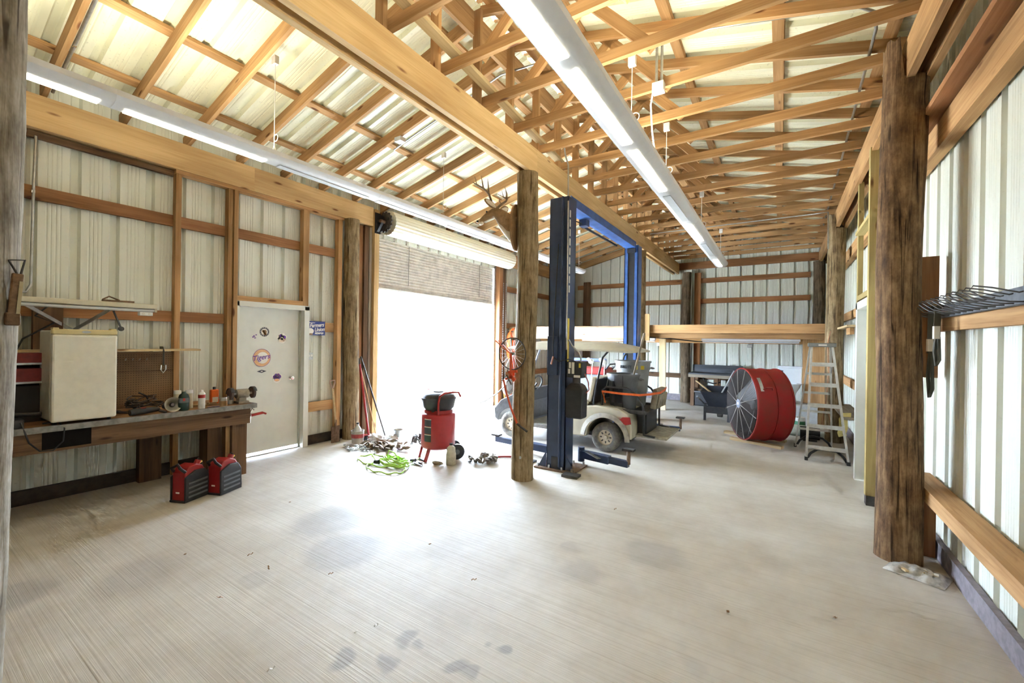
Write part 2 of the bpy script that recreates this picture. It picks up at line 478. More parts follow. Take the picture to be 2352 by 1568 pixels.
def frame(p0, p1, up):
    p0 = Vector(p0); p1 = Vector(p1); x = p1 - p0; L = x.length; x = x / L if L > 1e-9 else Vector((1, 0, 0))
    z = Vector(up); z = z - x * z.dot(x)
    if z.length < 1e-5:
        z = Vector((1, 0, 0)); z = z - x * z.dot(x)
        if z.length < 1e-5: z = Vector((0, 1, 0))
    z.normalize(); y = z.cross(x)
    M = Matrix((x, y, z)).transposed().to_4x4(); M.translation = p0
    return M, L
_bc = {}
def board(name, parent, p0, p1, w, h, mat, up=(0, 0, 1), label=None):
    """one timber: length p0-p1, w across, h along 'up'; alike boards share mesh data"""
    M, L = frame(p0, p1, up)
    key = (round(L, 3), round(w, 3), round(h, 3), mat.name)
    me = _bc.get(key)
    if me is None:
        me = MB().box(0, L, -w / 2, w / 2, -h / 2, h / 2).mesh(name, mat)
        _bc[key] = me
    o = bpy.data.objects.new(name, me); COL.objects.link(o); o.parent = parent; o.matrix_local = M
    if label: o['label'] = label
    return o
def thing(name, label, cat, loc=(0, 0, 0), rz=0.0, group=None, rot=None):
    o = bpy.data.objects.new(name, None); COL.objects.link(o)
    o.empty_display_size = .1
    o.location = loc; o.rotation_euler = rot if rot else (0, 0, rz)
    o['label'] = label; o['category'] = cat
    if group: o['group'] = group
    return o
def tag(o, label, cat, group=None, kind=None):
    o['label'] = label; o['category'] = cat
    if group: o['group'] = group
    if kind: o['kind'] = kind
    return o
def struct(name, label=None):
    o = bpy.data.objects.new(name, None); COL.objects.link(o); o['kind'] = 'structure'
    o['label'] = label or name; o['category'] = name.split('_')[0]
    return o
def text(body, parent, M, size, mat, shear=0.0, name='lettering', ext=0.001, align='CENTER', sx=1.0, bold=0.0):
    c = bpy.data.curves.new(name, 'FONT'); c.body = body; c.size = size; c.extrude = ext; c.shear = shear
    c.align_x = align; c.align_y = 'CENTER'; c.offset = bold
    c.materials.append(mat)
    o = bpy.data.objects.new(name, c); COL.objects.link(o); o.parent = parent
    bpy.context.view_layer.update()
    me = bpy.data.meshes.new_from_object(o.evaluated_get(bpy.context.evaluated_depsgraph_get()))
    bpy.data.objects.remove(o); me.materials.clear(); me.materials.append(mat)
    o = bpy.data.objects.new(name, me); COL.objects.link(o); o.parent = parent
    o.matrix_local = M @ Matrix.Diagonal((sx, 1, 1, 1))
    return o
def on_left(y, z, x, tilt=0.0):      # a frame lying on the wall that faces +X: local X to +Y, local Y up
    return Matrix.Translation((x, y, z)) @ Matrix(((0, 0, 1, 0), (1, 0, 0, 0), (0, 1, 0, 0), (0, 0, 0, 1))) @ Matrix.Rotation(tilt, 4, 'Z')
def disc(mb, cx, cy, rx, ry, z0, z1, n=28, a0=0, M=None):
    vs = [(cx + rx * math.cos(a0 + 2 * PI * i / n), cy + ry * math.sin(a0 + 2 * PI * i / n), z) for z in (z0, z1) for i in range(n)]
    fs = [tuple(reversed(range(n))), tuple(range(n, 2 * n))] + [(i, (i + 1) % n, n + (i + 1) % n, n + i) for i in range(n)]
    return mb.add(vs, fs, M)
def arc(c, r, a0, a1, n, plane='xz', z=0):
    out = []
    for i in range(n + 1):
        a = a0 + (a1 - a0) * i / n
        u, v = c[0] + r * math.cos(a), c[1] + r * math.sin(a)
        out.append({'xz': (u, z, v), 'xy': (u, v, z), 'yz': (z, u, v)}[plane])
    return out

# ================================================================== THE BUILDING
Y0, Y1 = -5.0, 12.98          # near and far end walls
XL, XR = -6.16, 1.10          # wall sheet planes
XM = -2.60                    # middle girder line
def zL(x): return 3.96 + (x + 6.1) * 0.25       # underside of the rafters over the door bay
def zR(x): return 4.03 + (0.9 - x) * 0.25       # underside of the truss top chords
def roofz(x): return zL(x) + 0.185 if x < XM else zR(x) + 0.132

# floor and yard
fl = MB().box(XL, XR, Y0, Y1, -0.12, 0.0).build('floor', CONC); fl['kind'] = 'structure'; fl['label'] = 'broomed concrete slab floor with oil stains'; fl['category'] = 'floor'
gr = MB().box(-70, 60, -60, 75, -0.30, -0.13).build('ground', GRAVEL); gr['kind'] = 'structure'; gr['label'] = 'pale sunlit yard outside the roll-up doorway'; gr['category'] = 'ground'
ap = MB().box(-11, XL, 4.2, 9.6, -0.129, -0.02).build('ground_apron', plain('apron_concrete', (.6, .58, .53), .8)); ap['kind'] = 'structure'; ap['label'] = 'concrete apron outside the roll-up doorway'; ap['category'] = 'ground'

# corrugated sheets ------------------------------------------------
PITCH = 0.3048
def profile(a, b):
    """(position, depth outward) samples between a and b: trapezoid ribs every 0.305 m, two small stiffeners between"""
    pts = set(); out = {}
    k0 = int(math.floor(a / PITCH)) - 1; k1 = int(math.ceil(b / PITCH)) + 1
    def dep(t):
        u = (t / PITCH - math.floor(t / PITCH)) * PITCH
        u = min(u, PITCH - u)
        if u < .026: return .045
        if u < .044: return .045 * (.044 - u) / .018
        for c in (.105, .135):
            if abs(u - c) < .009: return .005 * (1 - abs(u - c) / .009)
        return 0.0
    for k in range(k0, k1 + 1):
        for u in (0, .026, .044, .096, .105, .114, .126, .135, .144):
            for s in (1, -1):
                t = k * PITCH + s * u
                if a < t < b: pts.add(round(t, 5))
    ts = [a] + sorted(pts) + [b]
    return [(t, dep(t)) for t in ts]
def wall_sheet(parent, a, b, place, top, holes, mat, z0=0.1):
    """one sheet from a to b along the wall; place(t, depth, z) gives the point; holes = [(t0, t1, ztop)] openings from the floor"""
    cuts = [a] + sorted({e for h in holes for e in h[:2] if a < e < b}) + [b]
    mb = MB()
    for c0, c1 in zip(cuts, cuts[1:]):
        zb = z0; mid = (c0 + c1) / 2
        for h0, h1, zt in holes:
            if h0 <= mid <= h1: zb = zt
        pr = profile(c0, c1); o = len(mb.v)
        for t, d in pr:
            mb.v.append(place(t, d, zb)); mb.v.append(place(t, d, top(t)))
        for i in range(len(pr) - 1):
            q = o + 2 * i
            mb.f.append((q, q + 2, q + 3, q + 1))
    return mb.build('siding_panel', mat, parent)
SHEET = 3 * PITCH
def sheets(a, b):
    k = math.floor(a / SHEET); out = []
    while k * SHEET < b - 1e-6:
        s, e = max(a, k * SHEET), min(b, (k + 1) * SHEET)
        if e - s > .02: out.append((s, e))
        k += 1
    return out

WL = struct('wall_left', 'wall of white ribbed steel sheets with orange pine girts around the roll-up doorway')
DOOR1 = (2.74, 3.64, 2.07)
ROLL = (5.02, 8.76, 3.48)
for a, b in sheets(Y0, Y1):
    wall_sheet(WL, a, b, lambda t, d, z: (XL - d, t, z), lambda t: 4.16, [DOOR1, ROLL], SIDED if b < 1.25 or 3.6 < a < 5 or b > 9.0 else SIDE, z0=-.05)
WR = struct('wall_right', 'wall of white ribbed steel sheets behind the big log post')
for a, b in sheets(Y0, Y1):
    wall_sheet(WR, a, b, lambda t, d, z: (XR + d, t, z), lambda t: 4.15, [(5.86, 6.70, 2.10)], SIDE, z0=-.05)
WB = struct('wall_back', 'end wall of white ribbed steel sheets behind the loft')
for a, b in sheets(XL, XR):
    wall_sheet(WB, a, b, lambda t, d, z: (t, Y1 + d, z), lambda t: roofz(t) + .03, [], SIDE, z0=-.05)
WF = struct('wall_front', 'closed end wall of white ribbed sheets behind the camera')
for a, b in sheets(XL, XR):
    wall_sheet(WF, a, b, lambda t, d, z: (t, Y0 - d, z), lambda t: roofz(t) + .03, [], SIDE, z0=-.05)

# skirt boards at the foot of the walls
def skirt(parent, p0, p1, h, mat): return board('skirt_board', parent, p0, p1, .04, h, mat)
for s, e in ((Y0, 2.70), (3.68, 4.98), (8.80, Y1)):
    skirt(WL, (XL + .03, s, .07), (XL + .03, e, .07), .14, plain('dark_skirt_board', (.05, .034, .024), .85, var=.4))  # left wall skirt in a mottled near-black brown
for s, e in ((Y0, 4.5), (4.5, 5.82), (6.74, Y1)):
    skirt(WR, (XR - .03, s, .068), (XR - .03, e, .068), .136, SILL)
skirt(WB, (XL, Y1 - .03, .09), (XR, Y1 - .03, .09), .18, SILL)

# left wall girts, studs, header
xg = XL + .025
for z, hh in ((3.02, .13), (1.88, .125)):
    for s, e in ((Y0, -.2), (-.2, 2.035), (2.09, 2.59)):
        board('girt', WL, (xg, s, z), (xg, e, z), .045, hh, GIRT)
for s, e in ((2.71, 3.60), (3.71, 4.19)):
    board('girt', WL, (xg, s, 3.03), (xg, e, 3.03), .045, .13, GIRT)
for z in (1.82, .58):
    board('girt', WL, (xg, 3.71, z), (xg, 4.19, z), .045, .15, PINE)
board('girt', WL, (xg, Y0, .62), (xg, 2.6, .62), .045, .12, DARKW)
for z in (3.02, 2.05, .75):
    board('girt', WL, (xg, 9.25, z), (xg, Y1, z), .045, .14, GIRT)
    board('girt', WL, (xg, 4.52, z), (xg, 4.64, z), .045, .14, GIRT)
xs = XL + .075
board('stud', WL, (xs, 2.062, 0), (xs, 2.062, 3.57), .055, .09, PINE, up=(1, 0, 0))
board('stud', WL, (xs, 2.620, 0), (xs, 2.620, 3.57), .05, .10, PINE, up=(1, 0, 0))
board('stud', WL, (xs + .01, 2.680, 0), (xs + .01, 2.680, 3.57), .05, .12, PINE, up=(1, 0, 0))
board('stud', WL, (xs, 3.655, 2.13), (xs, 3.655, 3.57), .09, .10, PINE, up=(1, 0, 0))
board('stud', WL, (xs - .02, 3.690, 0), (xs - .02, 3.690, 2.13), .05, .09, PINE, up=(1, 0, 0))
board('stud', WL, (xs, 4.235, 0), (xs, 4.235, 3.57), .07, .10, PINE, up=(1, 0, 0))
board('door_header', WL, (xs, 2.70, 2.16), (xs, 3.62, 2.16), .10, .07, PINE)
board('top_plate', WL, (xs, 2.03, 3.595), (xs, 4.30, 3.595), .10, .045, PINE)
board('top_plate', WL, (xs - .03, Y0, 3.575), (xs - .03, 2.03, 3.575), .05, .06, DARKW)
# timbers that case the roll-up doorway
for y, w, d, m, zt in ((4.66, .10, .06, GIRT, 3.60), (4.76, .09, .10, DARKW, 3.60), (4.86, .05, .08, GREYW, 3.60), (4.935, .10, .15, PINEY, 3.92),
                       (8.86, .14, .14, GIRT, 3.62), (9.02, .14, .12, DARKW, 3.62), (9.14, .05, .12, GREYW, 3.62)):
    board('doorway_post', WL, (XL + d / 2 + .01, y, 0), (XL + d / 2 + .01, y, zt), w, d, m, up=(1, 0, 0))

# left girder (two boards end to end, doubled)
CE = struct('ceiling', 'open pine rafters and trusses under cream steel roof sheets')
for s, e in ((Y0, 2.9), (2.9, 4.87), (9.0, 12.9)):
    board('girder', CE, (XL + .08, s, 3.78), (XL + .08, e, 3.78), .11, .32, PINEY if s < 8 else PINE)
board('girder', CE, (XL + .02, 4.87, 3.78), (XL + .02, 9.0, 3.78), .05, .30, PINE)
# middle girder: two planks with a gap
for s, e in ((Y0, 4.43), (4.43, 9.2), (9.2, 12.9)):
    for dx, m in ((-.065, PINEY), (.065, PINEY)):
        board('girder', CE, (XM + dx, s, 3.815), (XM + dx, e, 3.815), .055, .30, m)
# right girder
for s, e in ((Y0, 4.55), (4.55, 9.2), (9.2, 12.9)):
    board('girder', CE, (.80, s, 3.83), (.80, e, 3.83), .05, .30, PINE)
    board('girder', CE, (.92, s, 3.80), (.92, e, 3.80), .05, .24, PINE)

# rafters, trusses
TY = [2.17 + .595 * k for k in range(-11, 18)]
TRUSS = None
for i, y in enumerate(TY):
    board('rafter', CE, (-6.2, y, zL(-6.2) + .07), (XM - .06, y, zL(XM - .06) + .07), .040, .140, PINE)
    t = bpy.data.objects.new('roof_truss', None); COL.objects.link(t); t.parent = CE; t.location = (0, y, 0)
    board('bottom_chord', t, (XM - .03, 0, 4.02), (.95, 0, 4.02), .040, .09, PINE)
    board('top_chord', t, (XM + .02, 0, zR(XM + .02) + .045), (1.05, 0, zR(1.05) + .045), .040, .09, PINE)
    board('king_post', t, (XM + .02, -.04, 3.98), (XM + .02, -.04, zR(XM + .02) + .03), .040, .09, PINE, up=(1, 0, 0))
    board('web', t, (-2.14, .04, 4.0), (-1.40, .04, zR(-1.40) + .06), .040, .09, PINE)
    board('web', t, (-1.54, .04, zR(-1.54) + .06), (-.88, .04, 3.99), .040, .09, PINE)
# ledger along the ridge, ridge cap, brace, purlins
for s, e in ((Y0, .6), (.6, 5.2), (5.2, 9.9), (9.9, 12.9)):
    board('ridge_ledger', CE, (XM - .03, s, 4.80), (XM - .03, e, 4.80), .04, .24, PINE)
board('brace', CE, (-2.28, 1.4, 4.10), (-2.58, 5.35, 4.10), .09, .04, PALEW)
board('brace', CE, (-1.30, 5.9, 4.10), (-1.12, 12.6, 4.10), .09, .04, PINE)
for x in (-5.62, -4.78, -3.92, -3.05):
    for s, e in ((Y0, -.4), (-.4, 3.2), (3.2, 6.8), (6.8, 10.4), (10.4, Y1)):
        board('purlin', CE, (x, s, zL(x) + .160), (x, e, zL(x) + .160), .09, .038, PINE, up=(-.2425, 0, .9701))
for x in (.72, -.05, -.9, -1.75, -2.45):
    for s, e in ((Y0, -.4), (-.4, 3.2), (3.2, 6.8), (6.8, 10.4), (10.4, Y1)):
        board('purlin', CE, (x, s, zR(x) + .108), (x, e, zR(x) + .108), .09, .038, PINE, up=(.2425, 0, .9701))
board('ridge_cap', CE, (XM, Y0 - .2, 5.075), (XM, Y1 + .2, 5.075), .36, .03, PINE)
for a, b in sheets(Y0 - .1, Y1 + .1):
    for (xa, xb) in ((-6.55, XM), (1.45, XM)):
        pr = profile(a, b); mb = MB()
        za, zb = (zL(xa) + .187, zL(xb) + .187) if xa < XM else (zR(xa) + .134, zR(xb) + .134)
        for t, d in pr:
            mb.v.append((xa, t, za + d)); mb.v.append((xb, t, zb + d))
        for i in range(len(pr) - 1):
            mb.f.append((2 * i, 2 * i + 2, 2 * i + 3, 2 * i + 1))
        mb.build('roof_panel', ROOF, CE)
# gable rafters against the back wall
board('rafter', CE, (-6.1, Y1 - .06, zL(-6.1) + .05), (XM, Y1 - .06, zL(XM) + .05), .05, .20, PINE)
board('bottom_chord', CE, (XM, Y1 - .06, 3.88), (.95, Y1 - .06, 3.88), .05, .20, GIRT)

# back wall girts and stud
for z in (3.44, 2.86, .72):
    for s, e in ((-5.7, -2.35), (-2.0, .62)):
        board('girt', WB, (s, Y1 - .03, z), (e, Y1 - .03, z), .05, .135, GIRT if z > 1 else DARKW)
board('stud', WB, (-2.0, Y1 - .08, 0), (-2.0, Y1 - .08, 3.66), .16, .10, GIRT, up=(0, 1, 0))
board('stud', WB, (-5.35, Y1 - .08, 0), (-5.35, Y1 - .08, 3.6), .22, .10, DARKW, up=(0, 1, 0))

# right wall girts
for s, e in ((Y0, 4.95), (4.95, 9.2), (9.2, Y1)):
    board('girt', WR, (1.035, s, 3.27), (1.035, e, 3.27), .09, .20, PINE)
for s, e in ((Y0, 4.90), ):
    board('girt', WR, (.985, s, 3.41), (.985, e, 3.41), .19, .045, GIRT)
    board('girt', WR, (1.055, s, 1.86), (1.055, e, 1.86), .05, .17, PINE)
    board('girt', WR, (1.005, s, .54), (1.005, e, .54), .15, .10, PINE)
for z in (2.2, 1.0):
    board('girt', WR, (1.055, 6.9, z), (1.055, Y1, z), .05, .14, PINE)
board('stud', WR, (.985, 4.63, 1.41), (.985, 4.63, 2.37), .09, .12, GIRT, up=(1, 0, 0))
board('stud', WR, (.985, 4.60, 0), (.985, 4.60, .49), .06, .12, GIRT, up=(1, 0, 0))
# new treated-lumber framing round the side door
board('stud', WR, (.815, 5.72, .10), (.815, 5.72, 3.72), .09, .10, TREAT, up=(1, 0, 0))
board('stud', WR, (.83, 6.80, 2.2), (.83, 6.80, 3.70), .09, .05, TREAT, up=(1, 0, 0))
board('cripple', WR, (.82, 5.77, 3.05), (.82, 6.76, 3.05), .09, .04, TREAT)
board('cripple', WR, (.84, 5.77, 2.24), (.84, 6.76, 2.24), .09, .06, TREAT)
MB().box(.77, .87, 5.665, 5.775, 0, .10).build('stud_bracket', IRON, WR)

# ------------------------------------------------------------------ log posts
def log(label, x, y, r, z1, mat, seed, notch=0.0, taper=.06, lean=(0, 0)):
    rnd = random.Random(seed); n = 28; k = 46
    ph = [rnd.uniform(0, 6.28) for _ in range(8)]
    mb = MB()
    for i in range(k + 1):
        z = z1 * i / k
        for j in range(n):
            a = 2 * PI * j / n
            rr = r * (1 + taper * (.5 - z / z1)) * (1 + .022 * math.sin(2 * a + ph[0] + z * 1.3) + .018 * math.sin(3 * a + ph[1] - z * 2.1) + .015 * math.sin(5 * a + ph[2] + z * 3.7) + .012 * rnd.uniform(-1, 1))
            cx = .012 * math.sin(z * 1.7 + ph[3]) + lean[0] * z; cy = .012 * math.sin(z * 1.3 + ph[4]) + lean[1] * z
            zz = z
            if i == k and notch: zz = z1 + (notch if math.cos(a - 2.8) > .1 else 0) * rnd.uniform(.8, 1.05)
            mb.v.append((cx + rr * math.cos(a), cy + rr * math.sin(a), zz))
    for i in range(k):
        for j in range(n):
            w = (j + 1) % n
            mb.f.append((i * n + j, i * n + w, (i + 1) * n + w, (i + 1) * n + j))
    mb.f.append(tuple(reversed(range(n)))); mb.f.append(tuple(k * n + j for j in range(n)))
    o = mb.build('log_post', mat, None, smooth=50); o.location = (x, y, 0)
    return tag(o, label, 'post', 'round timber roof posts')
P_MAIN = log('tan round log post holding the deer head and wheel hoe', -2.585, 4.345, .128, 3.665, LOGG, 3)
P_NEAR = log('silvery log post at the picture edge with a strap hung on it', -2.60, .187, .138, 3.665, LOGW, 5, lean=(0, .014))
P_FAR = log('pale log post just behind the far blue lift column', -2.60, 9.28, .115, 3.665, LOGG, 9)
P_RIGHT = log('thick dark brown log post beside the wire rack wall', .785, 4.40, .138, 3.70, LOGB, 12, notch=.32)
P_RFAR = log('mottled log post behind the stepladder at the loft end', .79, 9.12, .128, 3.66, LOGG, 17, notch=.28)
P_RB = log('dark log post in the corner above the toilet', .77, 12.62, .125, 3.70, LOGD, 21)
P_BACK = log('dark log post at the middle of the back wall', -2.26, 12.66, .125, 3.66, LOGD, 23)
P_LEFT = log('grey log post between the shovel and the roll-up doorway', -6.0, 4.43, .122, 3.61, LOGG, 27)
P_LB = log('dark log post in the far corner beyond the lift', -5.86, 12.5, .15, 3.62, LOGD, 29)

# ------------------------------------------------------------------ steel side door with stickers
D1 = struct('door_1', 'closed white steel door covered in sports stickers')
x0 = XL + .01
for (a, b) in ((2.66, 2.74), (3.64, 3.72)):
    MB().box(x0 - .06, x0 + .12, a, b, 0, 2.12).build('door_jamb', DOORW, D1, bevel=.004)
MB().box(x0 - .06, x0 + .12, 2.66, 3.72, 2.06, 2.13).build('door_head', DOORW, D1, bevel=.004)
slab = MB().box(x0 - .035, x0 + .01, 2.74, 3.64, .045, 2.06).build('door_slab', DOORW, D1)
MB().box(x0 - .06, x0 + .03, 2.745, 3.635, .0, .012).build('threshold', STEEL, D1)
for a in (2.74, 3.615):
    MB().box(x0 + .01, x0 + .03, a, a + .025, 0, 2.06).build('door_stop', plain('door_stop_grey', (.45, .46, .41), .5), D1)
kn = MB().lathe([(.0, 0), (.030, 0), (.030, .006), (.012, .010), (.012, .03), (.026, .036), (.030, .05), (.024, .064), (0, .068)], 20)
kn.build('door_knob', CHROME, D1, smooth=40, M=Matrix.Translation((x0 + .01, 3.50, 1.055)) @ Matrix.Rotation(R(90), 4, 'Y'))
xf = x0 + .0115
def sticker(name, y, z, tilt=0.0):
    o = bpy.data.objects.new(name, None); COL.objects.link(o); o.parent = D1
    o.matrix_local = on_left(y, z, xf, tilt); return o
s = sticker('round_lettered_sticker', 3.085, 1.36)
disc(MB(), 0, 0, .128, .132, 0, .001, 40).build('rim', STWHITE, s)
disc(MB(), 0, 0, .121, .125, .001, .0016, 40).build('ring_line', PURPLE, s)
disc(MB(), 0, 0, .116, .120, .0016, .0022, 40).build('peach_band', PEACH, s)
disc(MB(), .008, 0, .078, .082, .0022, .0028, 36).build('white_centre', STWHITE, s)
text('Tigers', s, Matrix.Translation((-.014, 0.003, .0034)) @ Matrix.Rotation(R(9), 4, 'Z'), .096, PURPLE, shear=.32, ext=.0006, bold=.0012)
s = sticker('round_badge_sticker', 3.115, 1.725)
disc(MB(), 0, 0, .066, .066, 0, .001, 36).build('dark_ring', CHAR, s)
disc(MB(), 0, 0, .044, .044, .001, .0016, 32).build('white_centre', STWHITE, s)
b_ = MB(); disc(b_, .004, .0, .028, .030, .0016, .0022, 9); disc(b_, -.018, .01, .018, .016, .0016, .0022, 8); disc(b_, .01, -.03, .022, .016, .0016, .0022, 7)
b_.build('brown_emblem', TAN, s)
for i in range(14):
    a = 2 * PI * i / 14
    disc(MB(), .055 * math.cos(a), .055 * math.sin(a), .005, .005, .001, .0016, 8).build('ring_mark', STWHITE, s)
def paw(y, z, tilt, toes, pad):
    s = sticker('paw_sticker', y, z, tilt)
    w = MB(); disc(w, 0, -.012, .062, .058, 0, .001, 24)
    for tx, ty in ((-.047, .022), (-.018, .050), (.020, .050), (.048, .022)): disc(w, tx, ty, .028, .032, 0, .001, 18)
    w.build('paw_outline', STWHITE, s)
    for i, (tx, ty) in enumerate(((-.044, .020), (-.017, .046), (.019, .046), (.045, .020))):
        if toes[i]: disc(MB(), tx, ty, .014, .020, .001, .0017, 14).build('toe_print', PURPLE, s)
    p_ = MB(); disc(p_, 0, -.02, .040, .030, .001, .0017, 18); disc(p_, 0, 0, .022, .022, .001, .0017, 14); p_.build('pad_print', pad, s)
    if pad is PURPLE: disc(MB(), 0, -.028, .036, .020, .0017, .0022, 16).build('pad_flash', PEACH, s)
paw(3.30, 1.062, 0, (1, 1, 1, 1), PURPLE)
paw(3.362, 1.632, .05, (0, 1, 0, 1), plain('faded_peach', (.76, .62, .50), .5))
s = sticker('diamond_sticker', 3.085, 1.17)
MB().add([(-.066, 0, 0), (0, -.022, 0), (.066, 0, 0), (0, .022, 0), (-.066, 0, .001), (0, -.022, .001), (.066, 0, .001), (0, .022, .001)],
         [(3, 2, 1, 0), (4, 5, 6, 7), (0, 1, 5, 4), (1, 2, 6, 5), (2, 3, 7, 6), (3, 0, 4, 7)]).build('diamond', CHAR, s)
disc(MB(), 0, 0, .016, .008, .001, .0016, 10).build('diamond_mark', STWHITE, s)
s = sticker('peeling_sticker', 2.97, 1.652)
rr = random.Random(4)
for i in range(11):
    disc(MB(), rr.uniform(-.01, .04), rr.uniform(-.03, .04), rr.uniform(.004, .012), rr.uniform(.004, .010), 0, .001, 7).build('sticker_flake', PURPLE if i % 3 else PAPERM, s)
for i in range(9):
    disc(MB(), -.01 - rr.uniform(0, .06), -.02 - rr.uniform(0, .05), rr.uniform(.002, .006), rr.uniform(.002, .006), 0, .001, 6).build('sticker_flake', PAPERM, s)

# ------------------------------------------------------------------ white side door on the other wall
D2 = struct('door_2', 'white side door and frame set in treated-lumber studs')
for (a, b) in ((5.775, 5.86), (6.66, 6.745)):
    MB().box(.79, 1.10, a, b, 0, 2.19).build('door_jamb', DOORW, D2, bevel=.004)
MB().box(.79, 1.10, 5.775, 6.745, 2.10, 2.19).build('door_head', DOORW, D2, bevel=.004)
MB().box(.90, .945, 5.86, 6.66, .01, 2.10).build('door_slab', DOORW, D2)
kn = MB().lathe([(.0, 0), (.030, 0), (.030, .006), (.012, .010), (.012, .03), (.026, .036), (.030, .05), (.024, .064), (0, .068)], 16)
kn.build('door_knob', CHROME, D2, smooth=40, M=Matrix.Translation((.90, 5.95, 1.0)) @ Matrix.Rotation(R(-90), 4, 'Y'))

# ------------------------------------------------------------------ roll-up door
D3 = struct('door_3', 'half-raised steel roll-up door with cream coil over the bright doorway')
AX = (-5.88, 3.70)
for i in range(18):
    z = 2.61 + i * .056
    pr = [(0, -.028), (-.010, -.018), (-.014, 0), (-.010, .018), (0, .028)]
    mb = MB(); o = 0
    for dx, dz in pr:
        mb.v += [(XL - .03 + dx, 5.03, z + dz), (XL - .03 + dx, 8.75, z + dz)]
    for dx, dz in reversed(pr):
        mb.v += [(XL - .024 + dx, 5.03, z + dz), (XL - .024 + dx, 8.75, z + dz)]
    m_ = len(pr) * 2
    for q in range(m_): mb.f.append((2 * q, 2 * ((q + 1) % m_), 2 * ((q + 1) % m_) + 1, 2 * q + 1))
    mb.f += [tuple(2 * q for q in range(m_)), tuple(2 * q + 1 for q in reversed(range(m_)))]
    mb.build('slat', SHUT, D3)
MB().box(XL - .06, XL - .005, 5.03, 8.75, 2.555, 2.585).build('bottom_bar', WHITE, D3)
mb = MB(); n = 44
for yy in (5.07, 9.02):
    for j in range(n):
        a = 2 * PI * j / n; r_ = .205 if j % 2 else .217
        mb.v.append((AX[0] + r_ * math.cos(a), yy, AX[1] + r_ * math.sin(a)))
for j in range(n):
    w = (j + 1) % n
    mb.f.append((j, w, n + w, n + j))
mb.f += [tuple(reversed(range(n))), tuple(n + j for j in range(n))]
mb.build('shutter_coil', SHUTW, D3)
g_ = MB(); n = 56
for yy in (4.995, 5.015):
    for j in range(n):
        a = 2 * PI * j / n; r_ = .185 if (j % 4) < 2 else .160
        g_.v.append((AX[0] + r_ * math.cos(a), yy, AX[1] + r_ * math.sin(a)))
for j in range(n):
    w = (j + 1) % n; g_.f.append((j, w, n + w, n + j))
g_.f += [tuple(range(n)), tuple(n + j for j in reversed(range(n)))]
sp_ = g_.build('chain_sprocket', IRON, D3)
for k in range(4):
    a = k * PI / 2 + .5
    MB().cyl((AX[0] + .10 * math.cos(a), 4.985, AX[1] + .10 * math.sin(a)), (AX[0] + .10 * math.cos(a), 4.994, AX[1] + .10 * math.sin(a)), .03, n=12).build('sprocket_hole', BLACK, sp_)
MB().cyl((AX[0], 4.90, AX[1]), (AX[0], 5.06, AX[1]), .03, n=12).build('axle', RUST, D3, smooth=40)
br = MB().box(XL + .16, XL + .172, 4.88, 5.0, 3.50, 3.86)
br.bar((XL + .16, 4.94, 3.54), (AX[0], 4.94, AX[1] - .02), .05, .03); br.bar((XL + .16, 4.94, 3.72), (AX[0] + .02, 4.94, AX[1]), .05, .04)
br.build('coil_bracket', BLACK, D3)
MB().box(XL + .14, XL + .16, 9.02, 9.14, 3.50, 3.86).build('coil_bracket', BLACK, D3)
for y in (5.02, 8.76):
    tk = MB().box(XL - .05, XL + .03, y - .035, y - .025, -.02, 3.52) if y < 6 else MB().box(XL - .05, XL + .03, y + .025, y + .035, -.02, 3.52)
    tk.box(XL + .02, XL + .03, y - .035, y + .035, -.02, 3.52)
    t_ = tk.build('guide_track', STEEL, D3)
    for q in range(9): MB().cyl((XL + .03, y, .3 + q * .36), (XL + .038, y, .3 + q * .36), .009, n=8).build('bolt', CHROME, t_)
for y in (5.85, 8.15):
    MB().tube([(XL - .012, y, 2.7), (XL - .008, y, 3.46)], .004, 6).build('lift_wire', IRON, D3)
# hand chain loop
ch = MB()
for i in range(58):
    z = 3.10 - i * .045
    for yy in (8.83, 8.95):
        ch.tube(arc((yy, z), .011, 0, 2 * PI, 8, 'yz', -5.92)[:-1], .0035, 5, closed=True)
ch.tube([(-5.92, 8.83, .52), (-5.92, 8.86, .45), (-5.92, 8.92, .45), (-5.92, 8.95, .52)], .006, 6)
c_ = ch.build('hand_chain', STEEL, D3); c_['kind'] = 'stuff'

